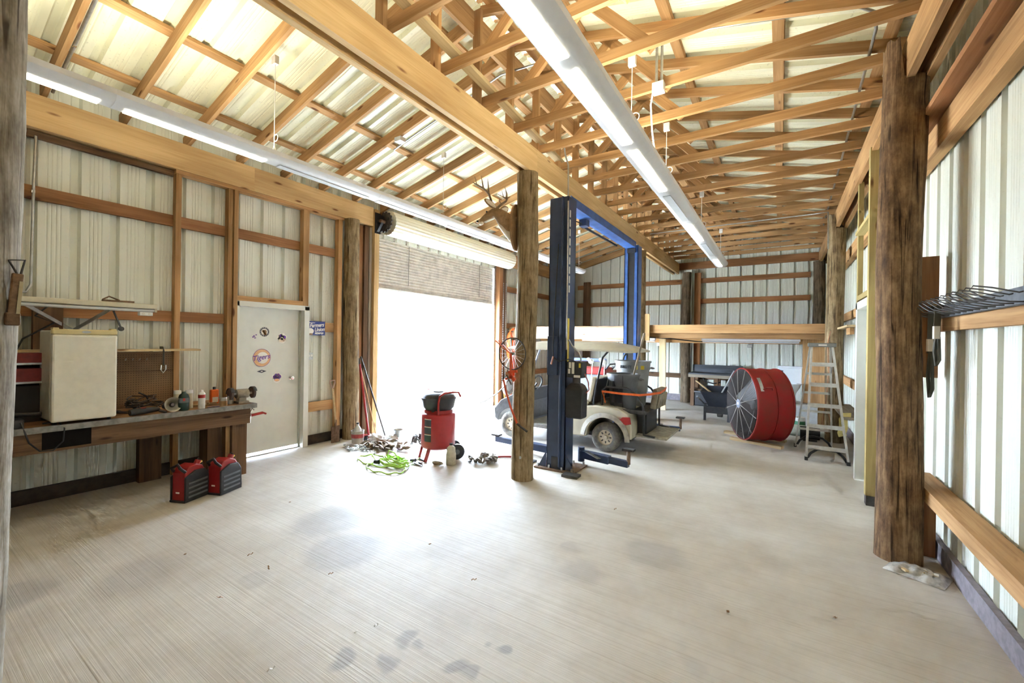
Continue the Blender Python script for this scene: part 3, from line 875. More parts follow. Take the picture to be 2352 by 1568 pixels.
# ================================================================== LIGHTS
def strip_light(label, x, z, y0, y1, lit, unlit, cords, hang_to):
    t = thing('strip_light', label, 'light', (x, y0, z))
    L = y1 - y0
    prof = [(-.125, .075), (-.122, .035), (-.095, .005), (-.055, -.012), (0, -.018), (.055, -.012), (.095, .005), (.122, .035), (.125, .075), (.06, .10), (-.06, .10)]
    ys = [0.0]
    while ys[-1] < L - .1: ys.append(min(L, ys[-1] + 2.45))
    for a, b in zip(ys, ys[1:]):
        mb = MB(); mb.prism(prof, a + .002, b - .002)
        mb.build('housing', LAMPW, t, smooth=35)
    for a in ys[1:-1]:
        mb = MB(); mb.prism([(u * 1.012, w * 1.012 - .001) for u, w in prof], a - .012, a + .012); mb.build('joint_band', LAMPW, t, smooth=35)
    for yy in (-.012, L): 
        mb = MB(); mb.prism([(u * 1.01, w * 1.01) for u, w in prof], yy, yy + .012); mb.build('end_cap', LAMPW, t, smooth=35)
    for m, lst in ((TUBEON, lit), (TUBEOFF, unlit)):
        for a, b in lst:
            MB().box(-.040, .040, a - y0 + .02, b - y0 - .02, -.024, -.0165).build('diffuser', m, t)
            MB().box(-.05, .05, a - y0, b - y0, .1005, .104).build('top_diffuser', TUBEUP if m is TUBEON and a < 5 else TUBEOFF, t)
    for cy in cords:
        zt = hang_to(cy) - z
        mb = MB(); mb.tube([(0, cy - y0, .18), (0, cy - y0, zt)], .004, 6)
        mb.tube([(-.03, cy - y0, .10), (0, cy - y0, .18), (.03, cy - y0, .10)], .004, 6)
        mb.tube(arc((0.03, .24), .035, 0, 2 * PI, 12, 'xz', cy - y0)[:-1], .004, 5, closed=True)
        mb.build('hanging_cord', PAPERM, t)
        MB().box(-.03, .03, cy - y0 - .02, cy - y0 + .02, zt - .05, zt + .03).build('ceiling_hook', WHITE, t)
    return t
strip_light('long white strip light hung below the truss bay', -1.065, 3.27, -1.25, 9.75,
            [(-.15, .95), (1.05, 2.17), (2.25, 3.37), (3.47, 4.60), (6.03, 7.10), (8.75, 9.6)], [(4.72, 5.85), (7.3, 8.4)], [1.2, 3.45, 4.70, 7.10, 9.60], lambda y: 3.99)
strip_light('long white strip light hung beside the roll-up door coil', -4.30, 3.40, -1.4, 9.95,
            [(-.2, .985), (1.09, 2.18)], [(2.27, 3.4), (3.5, 4.6), (4.8, 5.9), (6.0, 7.1), (7.3, 8.4), (8.6, 9.7)], [2.25, 4.75, 7.3, 9.8], lambda y: zL(-4.3) + .02)

# conduits and junction boxes
def conduit(label, pts, r=.011, clips=()):
    t = thing('conduit', label, 'conduit', pts[0])
    o = Vector(pts[0])
    MB().tube([Vector(p) - o for p in pts], r, 8).build('pipe', STEEL, t, smooth=50)
    for c in clips:
        MB().box(-.018, .018, -.012, .012, -.012, .012, Matrix.Translation(Vector(c) - o)).build('clip', CHROME, t)
    return t
conduit('steel conduit running down the wall above the bench light', [(XL + .07, .93, 3.56), (XL + .07, .92, 3.05), (XL + .07, .91, 2.12), (XL + .075, .88, 2.05), (XL + .16, .80, 2.03)], clips=[(XL + .06, .918, 3.02)])
conduit('steel conduit strapped to the first rafter over the bench', [(-6.05, 1.03, 4.02), (-5.0, 1.03, 4.28), (-3.6, 1.03, 4.63), (-2.8, 1.03, 4.83)], r=.014, clips=[(-5.3, 1.03, 4.205)])
ydx = TY[13] - .06
conduit('long steel conduit across the trusses near the side wall', [(-1.2, 4.02, 4.55), (-.3, 4.02, 4.36), (.45, 4.02, 4.19), (.56, 4.06, 4.13), (.585, 4.2, 4.085), (.60, 5.0, 4.08), (.64, 7.0, 4.08), (.70, 10.5, 4.08)], r=.012)
conduit('steel conduit feeding the blue lift from the girder', [(-2.44, 5.02, 4.25), (-2.41, 5.0, 4.1), (-2.36, 4.99, 3.95), (-2.35, 4.985, 3.55), (-2.275, 4.83, 3.4), (-2.27, 4.83, 1.55)], r=.010)
conduit('steel conduit along a truss chord towards the loft', [(-2.4, 9.22, 4.0), (.5, 9.22, 4.0), (.66, 9.0, 3.95), (.665, 8.95, 3.3)], r=.010)
conduit('steel conduit bent along the rafter above the log post', [(-4.6, 4.05, 4.30), (-4.2, 4.05, 4.41), (-3.5, 4.05, 4.58), (-2.8, 4.05, 4.76), (-2.2, 4.05, 4.72), (-1.6, 4.05, 4.5)], r=.011)
tag(MB().box(-.06, .06, -.05, .05, -.03, .03).build('junction_box', WHITE, None, bevel=.006), 'white junction box on the rafter above the coil', 'junction box').location = (-4.40, 3.98, 4.36)
jb = thing('junction_box', 'pale junction box under the trusses beside the strip light', 'junction box', (-.95, 3.86, 3.93))
MB().box(-.05, .05, -.04, .04, -.04, .045).build('box', WHITE, jb, bevel=.004)
MB().tube([(-.02, 0, .04), (-.02, 0, .42)], .012, 8).build('pipe', STEEL, jb); MB().tube([(.025, 0, .04), (.025, 0, .46)], .012, 8).build('pipe', STEEL, jb)
MB().tube([(-.05, 0, -.02), (-.08, .05, -.1), (-.09, .15, -.3), (-.1, .35, -.50), (-.12, .72, -.57)], .008, 8).build('cable', WHITE, jb)

# ================================================================== STORAGE LOFT
LO = thing('storage_loft', 'timber storage loft across the far end of the shed', 'loft', (-2.6, 9.4, 0))
lx = lambda x: x + 2.6
ly = lambda y: y - 9.4
bm_ = MB()
k_ = 18
for i in range(k_ + 1):
    x = lx(-6.05) + (lx(-2.72) - lx(-6.05)) * i / k_
    for j in range(16):
        a = 2 * PI * j / 16; r_ = .155 * (1 + .02 * math.sin(i * 2.1 + j))
        bm_.v.append((x, r_ * .8 * math.cos(a), 1.875 + r_ * math.sin(a)))
for i in range(k_):
    for j in range(16):
        w = (j + 1) % 16; bm_.f.append((i * 16 + j, i * 16 + w, (i + 1) * 16 + w, (i + 1) * 16 + j))
bm_.f += [tuple(reversed(range(16))), tuple(k_ * 16 + j for j in range(16))]
bm_.build('log_beam', wood('peeled_log_beam', (.70, .50, .34), (.60, .40, .26), (.2, .09, .05), patch=.2), LO, smooth=50)
board('front_beam', LO, (lx(-2.50), ly(9.33), 1.955), (lx(.68), ly(9.33), 1.955), .05, .175, PINE)
board('front_beam', LO, (lx(-2.50), ly(9.44), 1.815), (lx(.72), ly(9.44), 1.815), .09, .105, PINE)
board('beam_block', LO, (lx(-2.44), ly(9.26), 1.70), (lx(-2.44), ly(9.26), 2.28), .05, .10, PINEY, up=(1, 0, 0))
for i in range(13):
    x = -5.8 + i * .53
    board('joist', LO, (lx(x), ly(9.56), 1.90), (lx(x), ly(12.88), 1.90), .04, .18, PINE)
for i in range(11):
    yy = 9.42 + i * .31
    board('deck_board', LO, (lx(-6.0), ly(yy + .15), 2.015), (lx(.9), ly(yy + .15), 2.015), .295, .03, GREYW)
board('rear_beam', LO, (lx(-6.0), ly(11.0), 1.74), (lx(.9), ly(11.0), 1.74), .09, .14, PINE)
board('prop', LO, (lx(-2.45), ly(10.82), 0), (lx(-2.47), ly(10.82), 1.80), .05, .15, PALEW, up=(1, 0, 0))
board('prop', LO, (lx(.60), ly(10.8), 0), (lx(.60), ly(10.8), 1.80), .10, .40, PINE, up=(1, 0, 0))
board('prop', LO, (lx(-5.5), ly(10.9), 0), (lx(-5.5), ly(10.9), 1.80), .10, .12, DARKW, up=(1, 0, 0))
MB().tube([(lx(-2.45), -.15, 1.78), (lx(-2.0), .3, 1.75), (lx(-1.6), 1.0, 1.70), (lx(-1.4), 1.4, 1.70)], .012, 6).build('cable', BLACK, LO)
for lab, a, b in (('white tube light under the loft near the wheelbarrow', -1.50, .34), ('white tube light under the loft above the golf cart', -4.40, -2.52)):
    t = thing('loft_light', lab, 'light', ((a + b) / 2, 10.32, 1.70))
    w = (b - a) / 2
    MB().box(-w, w, -.06, .06, .02, .07).build('housing', LAMPW, t, bevel=.005)
    for yy in (-.03, .03): MB().cyl((-w + .02, yy, 0), (w - .02, yy, 0), .016, n=10).build('tube', TUBEOFF, t, smooth=40)
for lab, x in (('small switch box on the loft beam by the wheelbarrow', -.58), ('small white socket box on the loft beam by the golf cart', -2.57)):
    t = thing('outlet_box', lab, 'outlet', (x, 10.93, 1.62))
    MB().box(-.055, .055, -.03, .03, -.04, .04).build('box', STEEL if x > -1 else WHITE, t, bevel=.004)
    for xx in (-.02, .02): MB().cyl((xx, -.032, 0), (xx, -.03, 0), .013, n=10).build('socket', PAPERM, t)

# ================================================================== BLUE TWO-POST LIFT
LI = thing('car_lift', 'blue two-post car lift standing either side of the golf cart', 'car lift', (-2.4, 6.5, 0))
gx = lambda x: x + 2.4
gy = lambda y: y - 6.5
def channel(y_back, y_open, name):
    """C-shaped column between x -2.54 and -2.29; back plate at y_back, open towards y_open"""
    a, b = gx(-2.545), gx(-2.285); s = 1 if y_open > y_back else -1
    yb, yo = gy(y_back), gy(y_open); t = .012 * s
    def bx(x0, x1, y0, y1): return (x0, x1, min(y0, y1), max(y0, y1), .02, 3.50)
    mb = MB()
    mb.box(*bx(a, b, yb, yb + t)); mb.box(*bx(a, a + .012, yb, yo)); mb.box(*bx(b - .012, b, yb, yo))
    mb.box(*bx(a, a + .065, yo - t, yo)); mb.box(*bx(b - .065, b, yo - t, yo))
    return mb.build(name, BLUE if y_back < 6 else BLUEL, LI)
c1 = channel(4.86, 5.10, 'column'); c2 = channel(8.20, 7.95, 'column')
MB().box(gx(-2.482), gx(-2.348), gy(7.964), gy(7.975), 1.23, 3.40).build('channel_shade_panel', BLACK, LI)  # black panel added across the channel mouth as the shade inside it
MB().box(gx(-2.49), gx(-2.33), gy(7.93), gy(8.0), 3.36, 3.44).build('cable_sheave', BLACK, LI)
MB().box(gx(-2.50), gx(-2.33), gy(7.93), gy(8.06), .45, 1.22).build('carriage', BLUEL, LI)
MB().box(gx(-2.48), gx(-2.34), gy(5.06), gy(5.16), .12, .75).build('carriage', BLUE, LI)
# folded edge strip, cable cover and labels on the near column
MB().cyl((gx(-2.36), gy(4.85), .05), (gx(-2.36), gy(4.85), 3.5), .016, n=10).build('column_rib', BLUE, c1, smooth=40)
MB().box(gx(-2.545), gx(-2.40), gy(4.835), gy(4.86), 1.22, 1.72).build('cover_plate', BLUE, c1, bevel=.004)
MB().box(gx(-2.284), gx(-2.282), gy(4.88), gy(4.93), 1.35, 1.95).build('yellow_label', YEL, c1)
MB().box(gx(-2.284), gx(-2.2825), gy(4.88), gy(4.97), 1.22, 1.36).build('printed_label', PAPERM, c1)
for i in range(9): MB().box(gx(-2.284), gx(-2.281), gy(4.895), gy(4.925), 2.28 + i * .12, 2.37 + i * .12).build('latch_slot', PAPERM, c1)
for (yb, s, mt) in ((5.02, 1, RUST), (8.05, -1, RUST)):
    MB().box(gx(-2.70), gx(-2.14), gy(yb - .22), gy(yb + .24), 0, .02).build('base_plate', mt, LI)
    for x in (-2.66, -2.5, -2.32, -2.18):
        for yy in (-.18, .2): MB().cyl((gx(x), gy(yb + yy), .02), (gx(x), gy(yb + yy), .06), .014, n=6).build('anchor_bolt', STEEL, LI)
    for x in (-2.56, -2.28):
        gus = MB().prism([(0, .02), (.11 * (-1 if x < -2.4 else 1), .02), (0, .22)], gy(yb - .15), gy(yb - .14), Matrix.Translation((gx(x), 0, 0)))
        gus.build('gusset', BLUE, LI)
MB().box(gx(-2.47), gx(-2.37), gy(4.848), gy(4.862), .03, .17).build('foot_slot', BLACK, c1)
# overhead beam
ob = MB().box(gx(-2.53), gx(-2.34), gy(5.05), gy(8.0), 3.455, 3.467); ob.box(gx(-2.35), gx(-2.34), gy(5.05), gy(8.0), 3.467, 3.57); ob.box(gx(-2.53), gx(-2.52), gy(5.05), gy(8.0), 3.467, 3.57)
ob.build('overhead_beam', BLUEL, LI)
MB().tube([(gx(-2.47), gy(5.12), 3.46), (gx(-2.5), gy(5.55), 3.38), (gx(-2.49), gy(5.8), 3.40)], .008, 6).build('hose', BLACK, LI)
MB().box(gx(-2.53), gx(-2.42), gy(5.75), gy(5.88), 3.36, 3.455).build('shutoff_switch', BLUE, LI)
MB().tube([(gx(-2.52), gy(5.8), 3.38), (gx(-2.52), gy(7.4), 3.40)], .018, 8).build('shutoff_bar', BLACK, LI)
# swing arms
def arm(p0, p1, pad_h, m):
    p0 = Vector(p0); p1 = Vector(p1); d = (p1 - p0); q = p0 + d * .62
    a = MB().bar(p0, q, .10, .10).build('arm', m, LI, bevel=.006)
    MB().bar(p0 + d * .58, p1, .07, .075).build('arm_extension', m, a)
    MB().cyl((p1.x, p1.y, p1.z), (p1.x, p1.y, pad_h), .024, n=12).build('pad_stem', RUST, a, smooth=40)
    MB().box(p1.x - .07, p1.x + .07, p1.y - .05, p1.y + .05, pad_h, pad_h + .025).build('lift_pad', IRON, a)
    MB().cyl((p0.x, p0.y, .05), (p0.x, p0.y, .24), .045, n=14).build('arm_pin', BLUE, a, smooth=40)
arm((gx(-2.24), gy(5.28), .15), (gx(-1.58), gy(5.22), .13), .30, BLUE)
arm((gx(-2.58), gy(5.28), .13), (gx(-3.72), gy(5.42), .12), .17, BLUE)
arm((gx(-2.28), gy(7.86), .14), (gx(-1.48), gy(7.92), .13), .32, BLUE)
arm((gx(-2.58), gy(7.86), .13), (gx(-3.6), gy(7.7), .12), .17, BLUE)
MB().bar((gx(-2.15), gy(5.24), .20), (gx(-1.92), gy(5.1), .17), .06, .006).build('toe_guard', IRON, LI)
MB().box(gx(-2.98), gx(-2.80), gy(4.9), gy(5.06), 0, .02).build('floor_shim', IRON, LI)
MB().box(gx(-2.30), gx(-2.10), gy(4.66), gy(4.80), 0, .03, Matrix.Rotation(R(2), 4, 'Z')).build('floor_shim', IRON, LI)
# power unit
pu = bpy.data.objects.new('power_unit', None); COL.objects.link(pu); pu.parent = LI; pu.location = (gx(-2.17), gy(4.93), 0)
MB().box(-.105, .10, -.075, .09, 1.20, 1.40).build('motor_box', BLACK, pu, bevel=.008)
MB().box(-.13, -.105, -.05, .06, 1.22, 1.38).build('terminal_box', IRON, pu)
MB().cyl((0, 0, 1.12), (0, 0, 1.20), .05, n=16).build('pump', IRON, pu, smooth=40)
tk = MB(); 
for z, sx, sy in ((.69, .095, .075), (.70, .11, .09), (1.05, .115, .095), (1.10, .09, .08), (1.13, .06, .05)): tk.v += [(-sx, -sy, z), (sx, -sy, z), (sx, sy, z), (-sx, sy, z)]
for i in range(4):
    for j in range(4): tk.f.append((i * 4 + j, i * 4 + (j + 1) % 4, i * 4 + 4 + (j + 1) % 4, i * 4 + 4 + j))
tk.f += [(3, 2, 1, 0), (16, 17, 18, 19)]
tk.build('oil_tank', BLACK, pu, bevel=.012)
for (x0_, x1_, z0_, z1_, m) in ((-.075, -.045, 1.32, 1.395, PAPERM), (-.085, -.055, 1.25, 1.31, PAPERM), (-.035, 0, 1.25, 1.395, PAPERM), (-.005, .08, 1.205, 1.235, PAPERM), (.06, .085, 1.33, 1.385, YEL)):
    MB().box(x0_, x1_, -.0775, -.075, z0_, z1_).build('printed_label', m, pu)
MB().tube([(.05, 0, 1.40), (.055, .0, 1.44), (.02, 0, 1.52), (-.06, -.02, 1.60), (-.10, -.04, 1.68)], .012, 8).build('supply_cable', STEEL, pu)
MB().tube([(.0, -.02, 1.40), (-.08, -.08, 1.43), (-.2, -.12, 1.40), (-.27, -.12, 1.45), (-.29, -.11, 1.6), (-.27, -.09, 2.2), (-.24, -.085, 2.9)], .006, 6).build('release_cable', BLACK, pu)
MB().cyl((-.27, -.13, 1.46), (-.295, -.135, 1.36), .011, n=8).build('release_handle', plain('copper_pink', (.5, .25, .18), .5), pu)
MB().tube([(.10, .02, 1.25), (.14, .04, 1.15), (.15, .05, 1.05), (.09, .04, .98), (.05, .02, 1.0)], .009, 6).build('hydraulic_hose', plain('pink_red_hose', (.6, .2, .17), .5), pu)

# ================================================================== GOLF CART
CX, CY = -3.05, 6.66          # middle of the cart
GC = thing('golf_cart', 'cream golf cart parked between the blue lift columns', 'golf cart', (CX, CY, 0))
def kx(x): return x - CX
W2 = .60
# rear body: side outline with wheel arch, extruded across
def archpts(c, r, a0, a1, n): return [(c + r * math.cos(R(a0 + (a1 - a0) * i / n)), .22 + r * math.sin(R(a0 + (a1 - a0) * i / n))) for i in range(n + 1)]
rw, fw = kx(-2.20), kx(-3.88)
rear = [(kx(-3.12), .20), (rw - .31, .20)] + archpts(rw, .30, 176, 4, 12) + [(kx(-1.80), .24), (kx(-1.80), .44), (kx(-1.86), .60), (kx(-2.0), .67), (kx(-2.35), .69), (kx(-2.75), .64), (kx(-2.95), .56), (kx(-3.0), .34), (kx(-3.12), .28)]
MB().prism(rear, -W2, W2).build('rear_body', BEIGE, GC, bevel=.02, smooth=40)
for sy in (-1, 1):
    fl_ = MB()
    pts = archpts(rw, .315, 178, -2, 14)
    for (x, z) in pts: fl_.v += [(x, sy * (W2 - .01), z), (x, sy * (W2 + .04), z - .005), (rw + (x - rw) * 1.22, sy * (W2 + .02), .22 + (z - .22) * 1.2)]
    for i in range(len(pts) - 1):
        for q in range(2): fl_.f.append((3 * i + q, 3 * i + 3 + q, 3 * i + 4 + q, 3 * i + 1 + q))
    fl_.build('fender_flare', plain('dusty_fender', (.45, .42, .34), .6, var=.3, dirt=(.28, .26, .22), scale=12), GC, smooth=50)
    tl = MB().prism([(kx(-2.0), .50), (kx(-1.93), .56), (kx(-1.82), .57), (kx(-1.80), .47), (kx(-1.88), .45)], sy * (W2 + .002), sy * (W2 + .02)); tl.build('tail_light', RED, GC, bevel=.006)
MB().box(kx(-3.95), kx(-1.85), -.45, .45, .20, .26).build('chassis', BLACK, GC)
MB().box(kx(-3.70), kx(-3.05), -W2, W2, .24, .29).build('floor_pan', plain('dusty_floor_mat', (.2, .19, .17), .8, var=.3), GC, bevel=.008)
front = [(kx(-3.62), .27), (fw + .28, .25)] + archpts(fw, .28, 10, 172, 12)[::1] + [(kx(-4.22), .30), (kx(-4.24), .46), (kx(-4.10), .62), (kx(-3.85), .74), (kx(-3.66), .80), (kx(-3.60), .62)]
MB().prism(front, -W2 + .03, W2 - .03).build('front_cowl', plain('black_dusty_cowl', (.06, .06, .06), .4, var=.4), GC, bevel=.02, smooth=40)
MB().box(kx(-3.68), kx(-3.60), -W2 + .08, W2 - .08, .62, .84).build('dashboard', BLACK, GC, bevel=.015)
st = MB(); st.tube([(kx(-3.55) + .02 * math.cos(2 * PI * i / 22), -.27 + .17 * math.sin(2 * PI * i / 22) * 1.0, .93 + .17 * math.cos(2 * PI * i / 22) * .72) for i in range(22)], .015, 8, closed=True)
st.tube([(kx(-3.66), -.27, .78), (kx(-3.55), -.27, .93)], .016, 8); st.build('steering_wheel', BLACK, GC, smooth=50)
MB().box(kx(-2.95), kx(-2.50), -W2 + .04, W2 - .04, .66, .78).build('seat_cushion', plain('cream_vinyl', (.66, .62, .5), .45), GC, bevel=.04)
for (y0_, y1_) in ((-.54, -.02), (.02, .54)):
    MB().box(-.045, .045, y0_, y1_, 0, .40).build('seat_back', plain('cream_vinyl', (.66, .62, .5), .45), GC, bevel=.035, M=Matrix.Translation((kx(-2.50), 0, .72)) @ Matrix.Rotation(R(12), 4, 'Y'))
    MB().box(.045, .062, y0_ + .02, y1_ - .02, .02, .38).build('seat_back_shell', BLACK, GC, bevel=.008, M=Matrix.Translation((kx(-2.50), 0, .72)) @ Matrix.Rotation(R(12), 4, 'Y'))
# canopy roof
rf = MB(); nx, ny = 14, 8
for top in (1, 0):
    for i in range(nx + 1):
        u = i / nx; x = kx(-3.95) + u * (kx(-1.86) - kx(-3.95))
        for j in range(ny + 1):
            v = -1 + 2 * j / ny
            edge = 1 - max(abs(2 * u - 1) ** 6, abs(v) ** 6)
            z = 1.535 + (.085 * edge + .035 * (1 - abs(v)) + .005 if top else -.02) - .03 * max(0, u - .75) * 4 * (.6)
            rf.v.append((x, v * .60, z))
st_ = (nx + 1) * (ny + 1)
for i in range(nx):
    for j in range(ny):
        q = i * (ny + 1) + j
        rf.f.append((q, q + 1, q + ny + 2, q + ny + 1)); rf.f.append((st_ + q, st_ + q + ny + 1, st_ + q + ny + 2, st_ + q + 1))
for i in range(nx):
    for j in (0, ny):
        q = i * (ny + 1) + j; rf.f.append((q, q + ny + 1, st_ + q + ny + 1, st_ + q))
for j in range(ny):
    for i in (0, nx):
        q = i * (ny + 1) + j; rf.f.append((q, q + 1, st_ + q + 1, st_ + q))
rf.build('canopy', BEIGE, GC, smooth=50)
for sy in (-.52, .52):
    MB().tube([(kx(-2.42), sy, .68), (kx(-2.36), sy, 1.05), (kx(-2.28), sy, 1.42), (kx(-2.18), sy, 1.53)], .016, 8).build('canopy_strut', BLACK, GC, smooth=50)
    MB().tube([(kx(-3.66), sy, .72), (kx(-3.45), sy, 1.30), (kx(-3.36), sy, 1.54)], .017, 8).build('canopy_strut', plain('grey_strut', (.25, .29, .35), .4, metal=.5), GC, smooth=50)
# wheels
def wheel(x, y, sy):
    w = bpy.data.objects.new('wheel', None); COL.objects.link(w); w.parent = GC; w.location = (x, y, .222)
    Mx = Matrix.Rotation(R(90), 4, 'X')
    MB().lathe([(.115, -.085), (.15, -.10), (.195, -.095), (.217, -.07), (.222, -.03), (.222, .03), (.217, .07), (.195, .095), (.15, .10), (.115, .085)], 36, Mx, caps=False).build('tyre', RUBBER, w, smooth=60)
    RIM = plain('tan_rim', (.70, .62, .47), .45, metal=.2, var=.2)
    MB().lathe([(.118, -.085), (.122, -.07), (.10, -.02), (.10, .02), (.122, .07), (.118, .085)], 30, Mx, caps=False).build('rim', RIM, w, smooth=50)
    MB().cyl((0, -.055, 0), (0, .055, 0), .112, n=24).build('rim_back', RIM, w)
    for k in range(8):
        a = 2 * PI * k / 8
        MB().bar((.058 * math.cos(a), sy * .056, .058 * math.sin(a)), (.090 * math.cos(a), sy * .056, .090 * math.sin(a)), .018, .006, up=(0, 1, 0)).build('rim_slot', IRON, w)
    MB().cyl((0, sy * .03, 0), (0, sy * .09, 0), .035, n=14).build('hub_cap', RIM, w, smooth=40)
for x in (rw, fw):
    for y, sy in ((-.50, -1), (.50, 1)): wheel(x, y, sy)
# rear rack and step
def rail(pts, m=BLACK, r=.016): return MB().tube(pts, r, 8).build('rack_rail', m, GC, smooth=50)
for y in (-.46, .46):
    rail([(kx(-2.30), y, .62), (kx(-2.30), y, .90), (kx(-2.24), y, .97), (kx(-1.92), y, .97), (kx(-1.80), y, .90), (kx(-1.68), y, .74), (kx(-1.66), y, .58), (kx(-1.66), y, .31)])
rail([(kx(-2.30), -.46, .64), (kx(-2.30), .46, .64)]); rail([(kx(-1.66), -.46, .62), (kx(-1.66), .46, .62)]); rail([(kx(-2.30), -.46, .92), (kx(-2.30), .46, .92)])
for y in (-.46, .46): MB().bar((kx(-2.34), y, .635), (kx(-1.64), y, .635), .03, .05).build('rack_side', IRON, GC)
MB().box(kx(-2.34), kx(-1.64), -.46, .46, .60, .622).build('rack_deck', IRON, GC)
MB().box(kx(-1.78), kx(-1.34), -.46, .46, .27, .295).build('step_plate', plain('muddy_plate', (.36, .33, .26), .85, var=.35, bump=.3), GC)
MB().box(kx(-1.80), kx(-1.66), -.30, .30, .28, .60).build('rear_panel', BLACK, GC)
for y in (-.46, .46): MB().bar((kx(-1.66), y, .31), (kx(-1.50), y, .295), .05, .02).build('step_bracket', BLACK, GC)

# bins and gear in the rack
def bin_(label, x, y, z, r0, r1, h, m, rim=True, extra=None):
    t = thing('waste_bin', label, 'bin', (x, y, z))
    MB().lathe([(0, 0.0), (r0, 0.0), (r0 + .01, .02), (r1, h * .80), (r1 + .012, h * .80), (r1 + .018, h), (r1 - .012, h), (r1 - .02, h - .02), (r0 - .012, .02), (0, .018)], 28).build('tub', m, t, smooth=40)
    MB().lathe([(r1 + .012, h - .03), (r1 + .032, h - .03), (r1 + .032, h), (r1 + .012, h), (r1 + .012, h - .03)], 28).build('rim', m, t, smooth=40)
    for s in (-1, 1):
        MB().tube([(s * (r1 + .02), -.05, h * .86), (s * (r1 + .07), -.05, h * .84), (s * (r1 + .07), .05, h * .84), (s * (r1 + .02), .05, h * .86)], .012, 6).build('handle', m, t)
    return t
b1 = bin_('grey open bin at the near side of the cart rack', -2.06, 6.47, .625, .185, .225, .545, GREYC)
MB().box(-.10, .05, -.232, -.205, .10, .44, Matrix.Rotation(R(-3), 4, 'X')).build('tool_pouch', BLACK, b1)
for a in (-.06, .07): MB().strip([(a, -.245, .53), (a, -.238, .3), (a, -.215, .02)], .016, up=(1, 0, 0)).build('bin_strap', BLACK, b1)
b2 = bin_('taller grey bin lettered BRUTE behind the open bin', -2.06, 6.96, .625, .20, .262, .73, GREYP)
text('BRUTE', b2, Matrix.Translation((-.03, -.272, .635)) @ Matrix.Rotation(R(90), 4, 'X'), .062, CHAR, ext=.004, bold=.002)
for x_ in (.12, .21): MB().box(x_ - .028, x_ + .028, -.255 + (x_ - .12) * .6, -.24 + (x_ - .12) * .6, .60, .66).build('yellow_label', YEL, b2)
t = thing('wooden_pole', 'worn wooden pole leaning out of the open bin', 'pole', (-1.99, 6.47, .68))
MB().cyl((-.02, 0, 0), (.235, .03, 1.12), .016, n=10).build('shaft', GREYW, t, smooth=40)
t = thing('tool_bag', 'dusty canvas tool bag strapped to the cart rack', 'bag', (-1.60, 6.70, .66))
MB().box(-.045, .045, -.26, .26, 0, .30).build('pouch', CANVAS, t, bevel=.02, M=Matrix.Rotation(R(8), 4, 'Y'))
for y in (-.13, .13): MB().box(.045, .075, y - .11, y + .11, .02, .24).build('pocket', CANVAS, t, bevel=.015, M=Matrix.Rotation(R(8), 4, 'Y'))
t = thing('ratchet_strap', 'bright orange ratchet strap round the bins', 'strap', (-2.3, 6.2, .9))
MB().strip([(0, -.02, 0), (.3, -.025, -.012), (.58, -.03, -.012), (.70, .06, .0), (.80, .3, .01), (.80, .55, .03), (.79, .72, .05)], .008, up=(0, 0, 1), th=.032).build('webbing', ORANGE, t)
MB().strip([(0.01, -.025, 0), (.04, -.03, -.08), (.06, -.02, -.17)], .03, up=(1, 0, 0), th=.006).build('strap_tail', ORANGE, t)

# ================================================================== BEHIND THE CART
t = thing('tool_chest', 'red and grey wheeled machine glimpsed behind the cart seat', 'machine', (-3.55, 8.55, 0))
MB().box(-.30, .45, -.22, .22, .30, .62).build('body', plain('slate_blue_panel', (.17, .19, .25), .5), t, bevel=.02)
MB().box(-.34, .48, -.25, .25, .62, .98).build('engine_cover', GREYC, t, bevel=.03)
MB().box(-.36, .52, -.26, .26, .98, 1.12).build('lid', RED, t, bevel=.03)
MB().box(-.37, -.30, -.27, .27, .22, .9).build('side_panel', RED, t, bevel=.02)
MB().tube([(.4, -.2, .95), (.6, -.2, 1.2), (.62, .2, 1.2), (.4, .2, .95)], .018, 8).build('push_bar', BLACK, t)
MB().cyl((-.8, 0, 1.27), (.45, 0, 1.27), .035, n=12).build('blue_tube', plain('dull_blue_tube', (.12, .17, .32), .4), t, smooth=40)
for x in (-.3, .35):
    for y in (-.24, .24): MB().cyl((x, y - .05, .17), (x, y + .05, .17), .17, n=20).build('wheel', RUBBER, t, smooth=40)
for i, (x, lab) in enumerate(((-3.02, 'white-headed golf club nearer the lift column'), (-2.78, 'white-headed golf club nearer the waste bins'))):
    t = thing('golf_club', lab, 'golf club', (x, 7.47, 0), group='golf clubs behind the cart seat')
    MB().cyl((0, 0, .30), (.05, 0, 1.26), .008, n=8).build('shaft', CHROME, t)
    h_ = MB(); h_.ell((.02, 0, 1.29), .055, .035, .05, 12, 8); h_.ell((-.03, 0, 1.33), .035, .03, .035, 10, 8); h_.build('head_cover', WHITE, t, smooth=60)
t = thing('golf_bag', 'slim dark golf bag standing behind the cart', 'golf bag', (-2.86, 7.47, 0))
MB().lathe([(0, 0), (.11, 0), (.12, .04), (.115, .80), (.13, .84), (.11, .86), (0, .80)], 18).build('bag_tube', BLACK, t, smooth=40)
MB().box(-.08, .08, -.16, -.10, .15, .55).build('pocket', plain('navy_cloth', (.05, .07, .16), .8), t, bevel=.02)

# ================================================================== DRUM FAN
FA = thing('drum_fan', 'big red drum fan with wire guard on wooden blocks', 'fan', (-.27, 8.27, .05), rot=(0, 0, 0))
